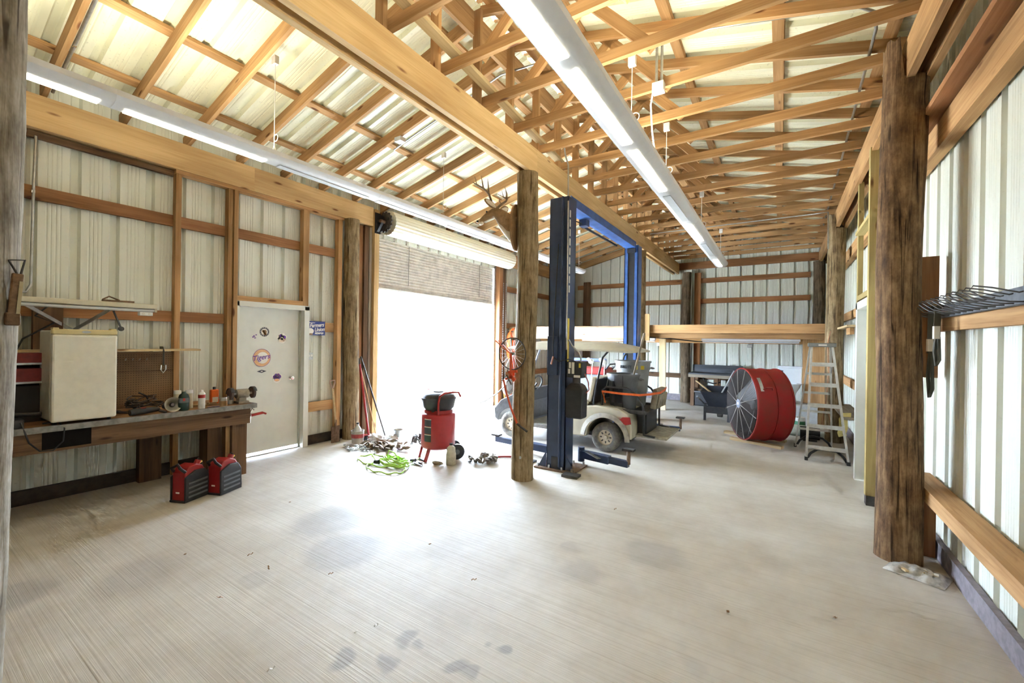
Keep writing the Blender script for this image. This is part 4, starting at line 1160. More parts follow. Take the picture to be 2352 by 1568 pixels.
# local frame: local X along the drum axis (front face at -X), turned to look past the camera
Mf = Matrix.Rotation(math.atan2(.44, .90), 4, 'Z')
FA.matrix_world = Matrix.Translation((-.30, 8.27, .05)) @ Mf
RF, DF = .595, .275
def ring(x0, x1, r0, r1, n=56):
    mb = MB()
    mb.lathe([(r0, x0), (r0, x1), (r1, x1), (r1, x0), (r0, x0)], n, Matrix.Translation((0, 0, RF)) @ Matrix.Rotation(R(90), 4, 'Y'))
    return mb
ring(-DF, DF, RF, RF - .006).build('drum', REDDUST, FA, smooth=40)
ring(-DF + .01, DF - .01, RF - .008, RF - .012).build('inner_shade_ring', plain('drum_inside_shade', (.045, .03, .026), .9), FA, smooth=40)  # dark ring added inside the red drum, standing in for the shade there
for x in (-DF, .03, DF - .02): ring(x, x + .02, RF + .012, RF - .008).build('drum_hoop', RED if x < 0 else REDDUST, FA, smooth=40)
for xg_, nm in ((-DF - .012, 'front_guard'), (DF + .012, 'rear_guard')):
    g = MB()
    for k in range(36): 
        rr_ = .07 + k * .0148
        g.tube([(xg_ - .03 * (1 - (rr_ / RF) ** 2) * (1 if xg_ < 0 else -1), rr_ * math.cos(2 * PI * i / 40), RF + rr_ * math.sin(2 * PI * i / 40)) for i in range(40)], .0026, 4, closed=True)
    go = g.build(nm, plain('grey_wire', (.075, .065, .062), .7), FA); go['kind'] = 'stuff'
    for k in range(12):
        a = 2 * PI * k / 12 + .26
        MB().tube([(xg_ - .034 * (1 if xg_ < 0 else -1), .05 * math.cos(a), RF + .05 * math.sin(a)), (xg_, (RF - .005) * math.cos(a), RF + (RF - .005) * math.sin(a))], .006, 5).build('guard_spoke', plain('pale_wire', (.36, .33, .28), .6), FA)
MB().cyl((-DF - .055, 0, RF), (-DF - .02, 0, RF), .075, n=24).build('hub_badge', plain('badge_grey', (.22, .24, .30), .4), FA, smooth=40)
MB().box(-DF - .058, -DF - .055, -.022, .022, RF - .02, RF + .02).build('badge_print', STWHITE, FA)
MB().cyl((-.10, 0, RF), (.16, 0, RF), .10, n=20).build('motor', plain('fan_grey', (.30, .31, .32), .5), FA, smooth=40)
for k in range(4):
    a = k * PI / 2 + .4
    bl_ = MB(); 
    for i in range(6):
        u = .10 + i * .088
        w_ = .075 + .02 * i
        for s in (-1, 1):
            bl_.v.append((-.05 + s * w_ * .55, u * math.cos(a) - s * w_ * math.sin(a), RF + u * math.sin(a) + s * w_ * math.cos(a)))
    for i in range(5): bl_.f.append((2 * i, 2 * i + 1, 2 * i + 3, 2 * i + 2))
    ob_ = bl_.build('fan_blade', plain('blade_grey', (.40, .42, .43), .45, metal=.4), FA); md = ob_.modifiers.new('th', 'SOLIDIFY'); md.thickness = .006
MB().bar((.10, 0, RF), (.10, 0, .02), .08, .05, up=(1, 0, 0)).build('motor_mount', IRON, FA)
MB().tube([(-.16, -.52, RF + .30), (-.13, -.56, RF + .33), (-.05, -.56, RF + .33), (-.02, -.52, RF + .30)], .012, 6).build('handle', RED, FA)
lb = MB(); 
for i in range(6):
    a = R(128 + i * 5.0)
    for x in (-.20, -.15): lb.v.append((x, (RF + .002) * math.cos(a), RF + (RF + .002) * math.sin(a)))
for i in range(5): lb.f.append((2 * i, 2 * i + 1, 2 * i + 3, 2 * i + 2))
lb.build('rating_label', STEEL, FA)
for lab, p0, p1 in (('pale board under the front of the drum fan', (-.70, 8.22, .022), (.05, 7.93, .022)), ('pale board under the back of the drum fan', (-.85, 8.75, .022), (.1, 8.50, .022))):
    o = board('wood_block', None, p0, p1, .11, .044, PALEW); tag(o, lab, 'board')

# ================================================================== STEPLADDER
LA = thing('stepladder', 'dusty aluminium stepladder standing open by the loft post', 'ladder', (.52, 7.85, 0))
Zt = 1.635
def lp(x, y, z): return (x - .52, y - 7.85, z)
for s, xb, xt in ((-1, .335, .395), (1, .815, .645)):
    MB().bar(lp(xb, 7.41, 0), lp(xt, 7.74, Zt), .028, .065, up=(0, 1, 0)).build('front_rail', ALU, LA)
    MB().box(-.02, .02, -.035, .035, -.0, .05, Matrix.Translation(lp(xb, 7.41, 0))).build('foot', BLACK, LA)
for s, xb, xt in ((-1, .225, .38), (1, .70, .63)):
    MB().bar(lp(xb, 8.28, 0), lp(xt, 7.80, Zt), .022, .05, up=(0, 1, 0)).build('rear_rail', ALU, LA)
    MB().box(-.018, .018, -.03, .03, 0, .05, Matrix.Translation(lp(xb, 8.28, 0))).build('foot', BLACK, LA)
def lerp(a, b, u): return a + (b - a) * u
for i in range(5):
    u = (.20 + i * .295) / Zt
    xl, xr, yy = lerp(.335, .395, u), lerp(.815, .645, u), lerp(7.41, 7.74, u)
    s_ = MB().box(xl - .52 - .01, xr - .52 + .01, yy - 7.85 - .035, yy - 7.85 + .045, u * Zt - .004, u * Zt + .004)
    s_.box(xl - .52 - .01, xr - .52 + .01, yy - 7.85 - .036, yy - 7.85 - .031, u * Zt - .035, u * Zt + .022)
    s_.build('tread', ALU, LA)
    v = (.32 + i * .30) / Zt
    if i < 4:
        MB().bar(lp(lerp(.225, .38, v), lerp(8.28, 7.80, v), v * Zt), lp(lerp(.70, .63, v), lerp(8.28, 7.80, v), v * Zt), .012, .035).build('rear_brace', ALU, LA)
MB().box(-.17, .17, -.16, .0, Zt - .005, Zt + .055).build('top_cap', plain('grey_cap', (.19, .19, .17), .6), LA, bevel=.012)
MB().box(-.045, .055, -.162, -.160, Zt + .012, Zt + .035).build('cap_label', PAPERM, LA)
MB().box(-.13, .10, -.06, .08, 1.36, 1.372).build('pail_shelf', ALU, LA)
for (p, q) in ((lp(.352, 7.44, .20), lp(.80, 7.44, .20)), (lp(.25, 8.24, .22), lp(.69, 8.24, .22))):
    a_ = Vector(p); b_ = Vector(q)
    MB().strip([a_ + Vector((0, 0, -.17)), a_ + (b_ - a_) * .08 + Vector((0, 0, -.10)), a_ + (b_ - a_) * .25 + Vector((0, 0, -.035)), a_ + (b_ - a_) * .5 + Vector((0, 0, -.02)), a_ + (b_ - a_) * .75 + Vector((0, 0, -.035)), a_ + (b_ - a_) * .92 + Vector((0, 0, -.10)), b_ + Vector((0, 0, -.17))], .03, up=(0, 1, 0), th=.03).build('foot_brace', BLACK, LA)
for xx in (.38, .645): MB().bar(lp(xx, 7.66, 1.36), lp(xx, 7.98, 1.20), .006, .02).build('spreader', STEEL, LA)

# ================================================================== WORKBENCH
BX0, BX1, BYE, BZ = XL + .05, -5.345, 2.64, .845
WBn = thing('workbench', 'long dark timber workbench with galvanised edge', 'workbench', (-5.7, 1.0, 0))
def bl(x, y, z): return (x + 5.7, y - 1.0, z)
for i in range(4):
    w_ = (BX1 - BX0 - .04) / 4; xc = BX0 + w_ * (i + .5)
    board('bench_plank', WBn, bl(xc, -1.6, BZ - .02), bl(xc, BYE - .02, BZ - .02), w_ - .004, .038, wood('orange_bench_plank', (.42, .22, .10), (.28, .14, .06), (.08, .04, .02)))
board('edge_strip', WBn, bl(BX1 - .018, -1.6, BZ - .024), bl(BX1 - .018, BYE, BZ - .024), .036, .052, GALV)
board('edge_strip', WBn, bl(BX0, BYE - .01, BZ - .024), bl(BX1 - .036, BYE - .01, BZ - .024), .02, .052, GALV)
board('apron', WBn, bl(BX1 - .055, -1.6, BZ - .14), bl(BX1 - .055, BYE - .06, BZ - .14), .045, .18, DARKW)
board('apron', WBn, bl(BX0, BYE - .08, BZ - .14), bl(BX1 - .08, BYE - .08, BZ - .14), .04, .18, DARKW)
for x in (BX1 - .10, BX0 + .08):
    for y in (2.48, .6, -1.3):
        if x < -6 and y == .6: continue
        board('leg', WBn, bl(x, y, 0), bl(x, y, BZ - .05), .16 if x > -5.6 else .12, .055, DARKW, up=(1, 0, 0))
board('leg', WBn, bl(BX0 + .05, 1.82, 0), bl(BX0 + .05, 1.82, BZ - .05), .20, .10, DARKW, up=(1, 0, 0))
board('leg', WBn, bl(BX0 + .22, 2.35, 0), bl(BX0 + .22, 2.35, BZ - .05), .12, .22, DARKW, up=(1, 0, 0))
MB().box(*[bl(BX1 - .034, 0, 0)[0], bl(BX1 - .030, 0, 0)[0]], .0 - .12, .19, .64, .80).build('dark_stain', plain('oil_black_patch', (.012, .010, .009), .9, spec=.1), WBn)
# red clamp hung on the bench end
t = thing('bar_clamp', 'small red clamp hooked on the bench end by the door', 'clamp', (-5.40, 2.60, .70))
MB().bar((0, 0, 0), (.03, .12, .02), .015, .03).build('jaw', RED, t); MB().bar((.03, .12, .02), (.03, .16, 0), .012, .02).build('jaw_tip', RED, t)
MB().tube([(0, -.015, -.09), (0, -.012, .04), (.0, .01, .085), (0, .03, .06)], .007, 6).build('wire_hook', CHROME, t)
# pegboard and its shelf
PB = thing('pegboard', 'brown pegboard panel standing behind the workbench', 'pegboard', (-6.06, 1.5, BZ))
MB().box(-.012, .0, -1.9, .55, 0, .62).build('panel', PEG, PB)
hl = MB()
for i in range(23):
    for j in range(22):
        disc(hl, .04 + i * .0225, .05 + j * .0255, .0042, .0042, 0, .0012, 6, M=Matrix(((0, 0, 1, .0), (1, 0, 0, 0), (0, 1, 0, 0), (0, 0, 0, 1))))
ho = hl.build('peg_holes', plain('peg_hole_dark', (.05, .028, .015), .9), PB); ho['kind'] = 'stuff'
MB().box(0, .004, -.02, .55, .395, .405).build('seam', DARKW, PB)
for y in (.10, .16, .22, .28): MB().tube([(.0, y, .53), (.03, y, .53), (.04, y, .55)], .0025, 5).build('peg_hook', STEEL, PB)
MB().box(-.012, .002, .55, .575, 0, .62).build('edge_board', PALEW, PB)
o = board('shelf_board', None, (-5.95, -.4, 1.487), (-5.95, 2.235, 1.487), .20, .022, PALEW); tag(o, 'thin pale shelf board resting on top of the pegboard', 'shelf')
t = thing('belt_clip', 'grey strap with metal clip draped over the shelf', 'strap', (-5.845, 1.87, 1.5))
MB().strip([(-.10, 0, .004), (-.01, 0, .006), (.012, 0, -.02), (.014, 0, -.18)], .045, up=(0, 1, 0)).build('webbing', plain('grey_webbing', (.16, .16, .14), .8), t)
MB().tube([(.014, -.02, -.18), (.014, -.025, -.23), (.014, -.005, -.27), (.014, .02, -.23), (.014, .02, -.18)], .006, 6).build('clip', CHROME, t)
# red steel trays left of the fridge
t = thing('tool_box', 'red steel tool box with open drawers beside the white refrigerator', 'tool box', (-5.95, .55, BZ))
MB().box(-.15, .20, -.55, .42, 0, .33).build('case', plain('black_case', (.02, .016, .014), .6), t)
for z0_, z1_ in ((.36, .49), (.53, .63)):
    MB().box(-.15, .25, -.55, .44, z0_, z1_).build('drawer', plain('old_dark_red', (.20, .016, .010), .5, var=.3), t, bevel=.006); MB().box(.25, .262, -.53, .42, z0_ - .005, z0_ + .012).build('drawer_lip', STEEL, t)
# refrigerator
FR = thing('refrigerator', 'small old white refrigerator sitting on the workbench', 'refrigerator', (-5.57, 1.14, BZ + .012))
MB().box(-.22, .17, -.215, .215, .02, .825).build('cabinet', plain('aged_white', (.60, .585, .50), .4, var=.08), FR, bevel=.012)
MB().box(.178, .235, -.215, .215, .015, .79).build('door', plain('aged_white_door', (.76, .735, .63), .4, var=.06), FR, bevel=.016)
MB().box(.168, .232, -.215, .215, .79, .838).build('top_trim', plain('yellowed_plastic', (.66, .55, .27), .45, var=.08), FR, bevel=.01)
for y in (-.19, .19): MB().box(.14, .22, y - .02, y + .02, .835, .85).build('hinge_cover', plain('yellowed_plastic', (.66, .55, .27), .45), FR, bevel=.005)
disc(MB(), 0, 0, .030, .011, 0, .002, 20, M=on_left(0.0, .815, .2335)).build('badge', STEEL, FR)
for x in (-.18, .15):
    for y in (-.18, .18): MB().cyl((x, y, -.012), (x, y, .02), .016, n=10).build('foot', BLACK, FR)
tag(MB().add([(0, 0, 0), (.0, .05, .02), (.0, .02, -.07), (.0, -.03, -.06), (.002, 0, 0), (.002, .05, .02), (.002, .02, -.07), (.002, -.03, -.06)], [(0, 1, 2, 3), (7, 6, 5, 4), (0, 4, 5, 1), (1, 5, 6, 2), (2, 6, 7, 3), (3, 7, 4, 0)]).build('paper_tag', PALEW, None), 'torn cardboard tag sticking out behind the refrigerator', 'tag').location = (-5.66, 1.365, 1.27)
# black charger box and cable left of the fridge
t = thing('charger_box', 'black charger box with looped cable on the bench edge', 'charger', (-5.48, .80, BZ))
MB().box(-.10, .09, -.22, -.02, 0, .075).build('case', BLACK, t, bevel=.008)
MB().cyl((-.12, -.10, .10), (-.05, .10, .09), .022, n=12).build('handle', BLACK, t, smooth=40)
MB().tube([(.09, -.04, .05), (.13, -.03, .0), (.145, 0, -.12), (.15, .06, -.20), (.15, .14, -.21), (.148, .20, -.14), (.135, .21, -.03), (.09, .18, .03), (.0, .10, .012)], .006, 6).build('cable', BLACK, t, smooth=60)
# bench top clutter, each its own thing
def can(label, x, y, r, h, m, cap, capm=None, band=None):
    t = thing('spray_can', label, 'can', (x, y, BZ)); c = capm or WHITE
    MB().lathe([(0, 0), (r, 0), (r, h * .80), (r * .95, h * .83)] + ([(r * .95, h * .83), (0, h * .83)] if cap == 'wide' else [(r * .6, h * .90), (0, h * .90)]), 20).build('body', m, t, smooth=40)
    if cap == 'wide': MB().lathe([(0, h * .82), (r * 1.02, h * .82), (r * .98, h), (0, h)], 20).build('cap', c, t, smooth=40)
    else: MB().lathe([(0, h * .88), (r * .5, h * .88), (r * .42, h), (0, h)], 16).build('cap', c, t, smooth=40)
    if band: MB().lathe([(r + .001, h * .58), (r + .001, h * .76)], 20).build('label_band', band, t, smooth=40)
    return t
can('wide-capped cream spray can behind the green gas bottle', -5.62, 1.93, .034, .20, plain('cream_can', (.62, .56, .42), .4), 'wide')
can('wide-capped cream spray can next to the pegboard end', -5.56, 2.02, .034, .205, plain('cream_can', (.62, .56, .42), .4), 'wide')
can('tall white aerosol can with red band standing alone on the bench', -5.43, 2.09, .033, .205, plain('white_can', (.70, .70, .69), .35), 'slim', band=RED)
t = thing('gas_bottle', 'dark green camping gas bottle with red label', 'gas bottle', (-5.45, 1.93, BZ))
MB().lathe([(0, 0), (.045, 0), (.05, .008), (.05, .13), (.042, .165), (.02, .185), (.016, .20), (0, .20)], 24).build('body', GREENC, t, smooth=40)
MB().lathe([(.0508, .085), (.0508, .135)], 24).build('label', plain('gas_label', (.16, .18, .19), .5), t, smooth=40)
MB().box(.048, .0525, -.025, -.005, .105, .135).build('red_mark', RED, t)
t = thing('clamp_lamp', 'round metal clamp lamp shade facing out on the bench', 'lamp', (-5.43, 1.83, BZ + .075))
Ms = Matrix.Rotation(R(78), 4, 'Y') @ Matrix.Identity(4)
MB().lathe([(.03, -.09), (.038, -.06), (.058, -.03), (.075, .0), (.078, .002), (.073, .0), (.055, -.03), (.034, -.06), (0, -.07)], 28, Ms).build('shade', plain('brushed_shade', (.62, .58, .48), .35, metal=.6), t, smooth=50)
MB().lathe([(0, -.055), (.022, -.05), (.026, -.03), (.016, -.012), (0, -.01)], 14, Ms).build('bulb', plain('dark_bulb', (.04, .03, .03), .3), t, smooth=50)
MB().cyl((-.08, 0, -.02), (-.17, -.02, -.03), .03, n=14).build('socket', BLACK, t, smooth=40)
MB().tube([(-.17, -.02, -.03), (-.25, -.1, .02), (-.28, -.2, .01), (-.2, -.22, -.05), (-.14, -.3, -.065), (-.25, -.38, -.068)], .006, 6).build('cord', plain('brown_cord', (.10, .06, .03), .6), t, smooth=60)
t = thing('angle_tool', 'black corded rotary power tool with red switch lying on the bench', 'power tool', (-5.43, 1.60, BZ + .035))
MB().tube([(.02, -.13, 0), (.015, -.10, .002), (0, 0, .004), (-.03, .08, .004), (-.05, .12, 0)], [.03, .034, .03, .027, .02], 12).build('body', BLACK, t, smooth=50)
MB().box(-.01, .01, -.04, .0, .028, .038).build('switch', RED, t); MB().cyl((-.02, .12, -.01), (.03, .16, -.03), .014, n=8).build('spindle', IRON, t)
MB().tube([(.02, -.13, 0), (-.1, -.2, .0), (-.25, -.05, -.02), (-.3, .1, .06), (-.2, .2, .05), (-.15, .1, -.02)], .006, 6).build('cord', BLACK, t, smooth=60)
t = thing('wire_bundle', 'tangle of dark cable heaped at the back of the bench', 'cable', (-5.75, 1.72, BZ))
rr = random.Random(8); cb = MB()
for k in range(5):
    pts = []
    for i in range(16):
        a = i * .7 + k
        pts.append((.10 * math.sin(a + k) + rr.uniform(-.03, .03), -.05 + .13 * math.cos(a * .8) + rr.uniform(-.03, .03), .02 + .05 * abs(math.sin(a * .6)) + .02 * k))
    cb.tube(pts, .006, 5)
cb.build('coils', plain('brown_black_cord', (.055, .04, .03), .6), t, smooth=60)
MB().tube([(.05, 0, .06), (.06, -.04, .16), (.04, -.10, .20)], .009, 6).build('plug_lead', BLACK, t)
t = thing('plug', 'small black plug lying by the refrigerator foot', 'plug', (-5.72, 1.44, BZ))
MB().box(-.015, .015, -.04, .04, 0, .03).build('body', BLACK, t, bevel=.005); MB().tube([(0, .04, .015), (.03, .1, .01), (-.02, .2, .008)], .005, 6).build('lead', BLACK, t)
t = thing('soap_bottle', 'orange hand cleaner bottle with black cap', 'bottle', (-5.72, 2.33, BZ))
MB().box(-.03, .03, -.042, .042, 0, .17).build('body', ORANGE, t, bevel=.012); MB().cyl((0, 0, .17), (0, 0, .20), .016, n=12).build('cap', BLACK, t, smooth=40)
MB().box(.0302, .031, -.03, .03, .02, .08).build('label', STWHITE, t)
def jar(label, x, y, fill):
    t = thing('glass_jar', label, 'jar', (x, y, BZ))
    MB().lathe([(0, 0), (.034, 0), (.036, .01), (.036, .075), (.030, .085), (.030, .095)], 20).build('glass', plain('jar_glass_grey', (.42, .41, .37), .15, var=.1), t, smooth=40)
    MB().lathe([(.0362, .004), (.0362, .06)], 20).build('contents', fill, t, smooth=40); MB().lathe([(.031, .085), (.033, .085), (.033, .098), (0, .098)], 18).build('lid', STEEL, t, smooth=40)
jar('glass jar of rusty screws on the bench near the grinder', -5.45, 2.32, TAN)
jar('glass jar of grey nuts right next to the grinder', -5.55, 2.43, STEEL)
t = thing('paint_brush', 'wooden handled brush lying behind the aerosol can', 'brush', (-5.62, 2.18, BZ))
MB().cyl((0, -.10, .015), (0, .06, .02), .010, .014, n=10).build('handle', PALEW, t, smooth=40); MB().box(-.02, .02, .06, .13, .005, .03).build('bristles', TAN, t)
t = thing('marker_pen', 'purple grey marker pen lying at the bench edge', 'pen', (-5.41, 2.20, BZ)); MB().cyl((0, -.06, .007), (0, .06, .007), .006, n=8).build('barrel', plain('pen_grey', (.14, .12, .2), .4), t, smooth=40)
t = thing('bench_grinder', 'old twin-wheel bench grinder at the bench end', 'grinder', (-5.52, 2.53, BZ))
GP = plain('dusty_grinder', (.34, .29, .22), .7, var=.35)
MB().box(-.07, .07, -.05, .07, 0, .03).build('base', GP, t, bevel=.006); MB().box(-.04, .04, -.03, .05, .03, .07).build('pedestal', GP, t)
MB().cyl((0, -.05, .115), (0, .08, .115), .055, n=20).build('motor', GP, t, smooth=40)
for y, s in ((-.11, -1), (.14, 1)):
    MB().cyl((0, y - .012, .115), (0, y + .012, .115), .066, n=24).build('grinding_wheel', plain('stone_brown', (.10, .07, .06), .9), t, smooth=40)
    gd = MB()
    for i in range(11):
        a = R(20 + i * 16)
        for yy in (y - .02, y + .02): gd.v.append((.078 * math.cos(a), yy, .115 + .078 * math.sin(a)))
    for i in range(10): gd.f.append((2 * i, 2 * i + 1, 2 * i + 3, 2 * i + 2))
    g2_ = gd.build('wheel_guard', IRON, t, smooth=40); md = g2_.modifiers.new('th', 'SOLIDIFY'); md.thickness = .005
    MB().cyl((0, min(y, 0), .115), (0, max(y, 0), .115), .014, n=10).build('shaft', STEEL, t)
t = thing('shop_light', 'white tube light fixture hung over the workbench', 'light', (-5.75, .8, 1.90))
MB().box(-.055, .055, -1.0, .965, .035, .085).build('housing', plain('aged_fixture', (.60, .555, .42), .45, var=.1), t, bevel=.006)
for x in (-.02, .03): MB().cyl((x, -.98, .015), (x, .95, .015), .016, n=12).build('tube', TUBEOFF, t, smooth=40)
MB().box(-.05, .05, .945, .965, 0, .085).build('end_plate', plain('aged_fixture', (.6, .555, .42), .45), t)
MB().box(-.02, .05, .82, .93, -.04, -.002).build('socket_box', WHITE, t, bevel=.005)
for y in (.85, .90): MB().cyl((.05, y, -.02), (.054, y, -.02), .012, n=10).build('socket', PAPERM, t)
MB().bar((-.05, .03, .02), (-.38, .42, -.22), .012, .03).build('hanging_rod', STEEL, t); MB().bar((-.05, .62, .02), (-.38, .40, -.22), .012, .03).build('hanging_rod', STEEL, t)
MB().tube([(-.1, .2, .03), (-.2, .12, -.08), (-.22, .25, -.14), (-.24, .05, -.3), (-.2, 0, -.42)], .008, 6).build('power_cord', BLACK, t, smooth=60)
t = thing('saw_guide', 'rusty angle iron bracket lying on the bench light', 'bracket', (-5.75, 1.44, 1.985))
MB().box(-.03, .03, -.10, .14, 0, .02).build('bar', RUST, t); MB().tube([(0, -.10, .02), (0, -.05, .055), (0, .03, .02)], .007, 6).build('handle', RUST, t)
t = thing('wrench', 'black ring spanner hanging from the bench light', 'wrench', (-5.82, 1.44, 1.90))
MB().bar((0, 0, 0), (.0, .06, -.17), .022, .012).build('shaft', IRON, t); MB().cyl((-.008, .063, -.185), (.008, .063, -.185), .024, n=14).build('ring', IRON, t, smooth=40)
board('bench_upright', WBn, bl(XL + .09, 1.02, BZ), bl(XL + .09, 1.02, 2.0), .20, .08, DARKW, up=(1, 0, 0))

# fuel cans under the bench
def fuel(label, x, y, rz):
    t = thing('fuel_can', label, 'fuel can', (x, y, 0), rz, 'fuel cans on the floor by the bench')
    sh = MB()
    prof = [(-.12, 0), (.12, 0), (.125, .03), (.12, .20), (.11, .27), (.07, .33), (0, .36), (-.08, .345), (-.12, .29), (-.125, .03)]
    sh.prism(prof, -.075, .075); sh.build('tank', plain('fuel_red', (.30, .015, .014), .4, var=.15), t, bevel=.012)
    for s in (-1, 1):
        p = MB(); p.prism([(-.128, .0), (.135, .0), (.14, .03), (.132, .22), (.09, .29), (-.02, .30), (-.128, .25)], s * .072, s * .094); so_ = p.build('side_shell', BLACK, t, bevel=.008)
        for k in range(4): MB().bar((-.10, s * .096, .05 + k * .045), (.11, s * .096, .055 + k * .045), .006, .018).build('shell_rib', GREYC, so_)
    MB().box(-.135, .14, -.092, .092, 0, .022).build('base_bumper', BLACK, t, bevel=.006)
    MB().tube([(-.11, -.07, .30), (-.15, -.05, .345), (-.13, 0, .375), (-.15, .05, .345), (-.11, .07, .30)], .014, 8).build('carry_handle', BLACK, t, smooth=50)
    MB().cyl((.06, 0, .31), (.09, 0, .365), .028, n=14).build('spout_cap', RED, t, smooth=40); MB().cyl((.10, 0, .33), (.13, 0, .345), .010, n=8).build('yellow_tab', YEL, t)
    MB().tube([(.08, .03, .33), (.12, .03, .38), (.15, .02, .33), (.155, 0, .2)], .007, 6).build('spout_wire', IRON, t)
    MB().box(-.131, -.1285, -.02, .02, .09, .105).build('mark', STWHITE, t)
fuel('red and black fuel can nearer the pegboard side of the pair', -5.05, 1.85, R(112))
fuel('red and black fuel can nearer the bench leg', -5.0, 2.14, R(112))

# ================================================================== AIR COMPRESSOR
AC = thing('air_compressor', 'upright red air compressor with black motor shroud', 'compressor', (-4.02, 4.41, 0))
tk_ = .235
prof = [(0, .125)] + [(tk_ * math.sin(R(a)), .195 - .07 * math.cos(R(a))) for a in range(15, 91, 15)] + [(tk_, .61)] + [(tk_ * math.cos(R(a)), .61 + .06 * math.sin(R(a))) for a in range(15, 91, 15)]
MB().lathe(prof, 40).build('tank', plain('compressor_red', (.40, .03, .032), .4, var=.1), AC, smooth=50)
MB().lathe([(.17, .62), (.20, .62), (.20, .685), (.17, .685), (.17, .62)], 30).build('collar', RED, AC, smooth=40)
sh = MB(); lay = ((.675, .17), (.72, .215), (.82, .235), (.855, .25), (.865, .235), (.90, .21), (.92, .15))
for z, r_ in lay:
    for j in range(24):
        a = 2 * PI * j / 24; q = 1 + .10 * abs(math.cos(2 * a)) ** 3
        sh.v.append((r_ * q * math.cos(a), r_ * q * math.sin(a), z))
for i in range(len(lay) - 1):
    for j in range(24): sh.f.append((i * 24 + j, i * 24 + (j + 1) % 24, i * 24 + 24 + (j + 1) % 24, i * 24 + 24 + j))
sh.f += [tuple(reversed(range(24))), tuple((len(lay) - 1) * 24 + j for j in range(24))]
sh.build('shroud', BLACK, AC, smooth=45)
MB().box(-.06, .05, -.05, .05, .915, .935).build('shroud_cap', GREYC, AC, bevel=.01)
MB().tube([(.15, -.17, .64), (.16, -.18, .80), (.18, -.18, .89), (.22, -.13, .93), (.25, 0, .935), (.29, .08, .93), (.31, .10, .87)], .015, 8).build('handle', RED, AC, smooth=50)
MB().tube([(-.10, -.215, .85), (-.19, -.19, .80), (-.20, -.18, .90), (-.17, -.12, .955), (.0, .0, .965)], .006, 6).build('drain_wire', RED, AC, smooth=50)
Mlab = Matrix.Rotation(R(-52), 4, 'Z')
for k, z in enumerate((.27, .375, .48)):
    lb = MB()
    for i in range(6):
        a = R(-99 + i * 5.5)
        for zz in (z, z + .095): lb.v.append(((tk_ + .0015) * math.cos(a), (tk_ + .0015) * math.sin(a), zz))
    for i in range(5): lb.f.append((2 * i, 2 * i + 2, 2 * i + 3, 2 * i + 1))
    lb.build('warning_label', CHAR, AC)
    l2 = MB()
    for i in range(6):
        a = R(-99 + i * 5.5)
        for zz in (z + .088, z + .098): l2.v.append(((tk_ + .0022) * math.cos(a), (tk_ + .0022) * math.sin(a), zz))
    for i in range(5): l2.f.append((2 * i, 2 * i + 2, 2 * i + 3, 2 * i + 1))
    l2.build('label_heading', PAPERM, AC)
MB().bar((-.13, -.17, .20), (-.16, -.21, .0), .012, .03).build('leg', RED, AC); MB().bar((.03, -.20, .19), (.0, -.25, 0), .05, .02, up=(1, 0, 0)).build('leg', RED, AC)
MB().tube([(-.16, -.21, .008), (0, -.25, .008)], .010, 6).build('foot_bar', IRON, AC)
MB().bar((.16, .12, .21), (.20, .16, .08), .05, .02).build('axle_bracket', RED, AC)
for dx, dy in ((.26, .10), (.06, .26)):
    w = MB(); Mw = Matrix.Translation((dx, dy, .105)) @ Matrix.Rotation(R(50), 4, 'Z') @ Matrix.Rotation(R(90), 4, 'X')
    w.lathe([(.03, -.025), (.085, -.025), (.105, -.018), (.105, .018), (.085, .025), (.03, .025), (.03, -.025)], 26, Mw); w.build('wheel', BLACK, AC, smooth=45)
    MB().lathe([(0, -.03), (.035, -.03), (.035, .03), (0, .03)], 14, Mw).build('wheel_hub', GREYC, AC, smooth=45)
MB().cyl((.10, -.20, .70), (.12, -.245, .70), .02, n=12).build('gauge', BLACK, AC)

t = thing('jug', 'dirty cream plastic jug standing by the compressor', 'jug', (-3.66, 4.27, 0))
jm = MB(); lay = ((0, .055, .06), (.01, .06, .065), (.14, .06, .065), (.165, .052, .058), (.22, .05, .055), (.245, .03, .035), (.25, .02, .02), (.27, .02, .02))
for z, sx, sy in lay:
    for j in range(12):
        a = 2 * PI * j / 12; c_, s_ = math.cos(a), math.sin(a); e = max(abs(c_), abs(s_)) ** .6
        jm.v.append((sx * c_ / e, sy * s_ / e, z))
for i in range(len(lay) - 1):
    for j in range(12): jm.f.append((i * 12 + j, i * 12 + (j + 1) % 12, i * 12 + 12 + (j + 1) % 12, i * 12 + 12 + j))
jm.f += [tuple(reversed(range(12))), tuple((len(lay) - 1) * 12 + j for j in range(12))]
jm.build('body', plain('dirty_cream', (.58, .54, .42), .5, var=.25), t, smooth=50); MB().cyl((0, 0, .26), (0, 0, .282), .022, n=12).build('cap', BLACK, t, smooth=40)
t = thing('work_glove', 'crumpled tan glove on the floor at the compressor foot', 'glove', (-3.83, 4.16, 0))
gm = MB(); gm.ell((0, 0, .022), .055, .035, .024, 12, 8)
for k in range(4): gm.tube([(.04, -.03 + k * .02, .02), (.075, -.035 + k * .022, .028), (.10, -.03 + k * .02, .014)], [.012, .011, .008], 6)
gm.tube([(-.01, .03, .02), (.02, .06, .02)], [.012, .008], 6); gm.build('cloth', plain('dusty_glove', (.40, .35, .26), .95, var=.3), t, smooth=60)

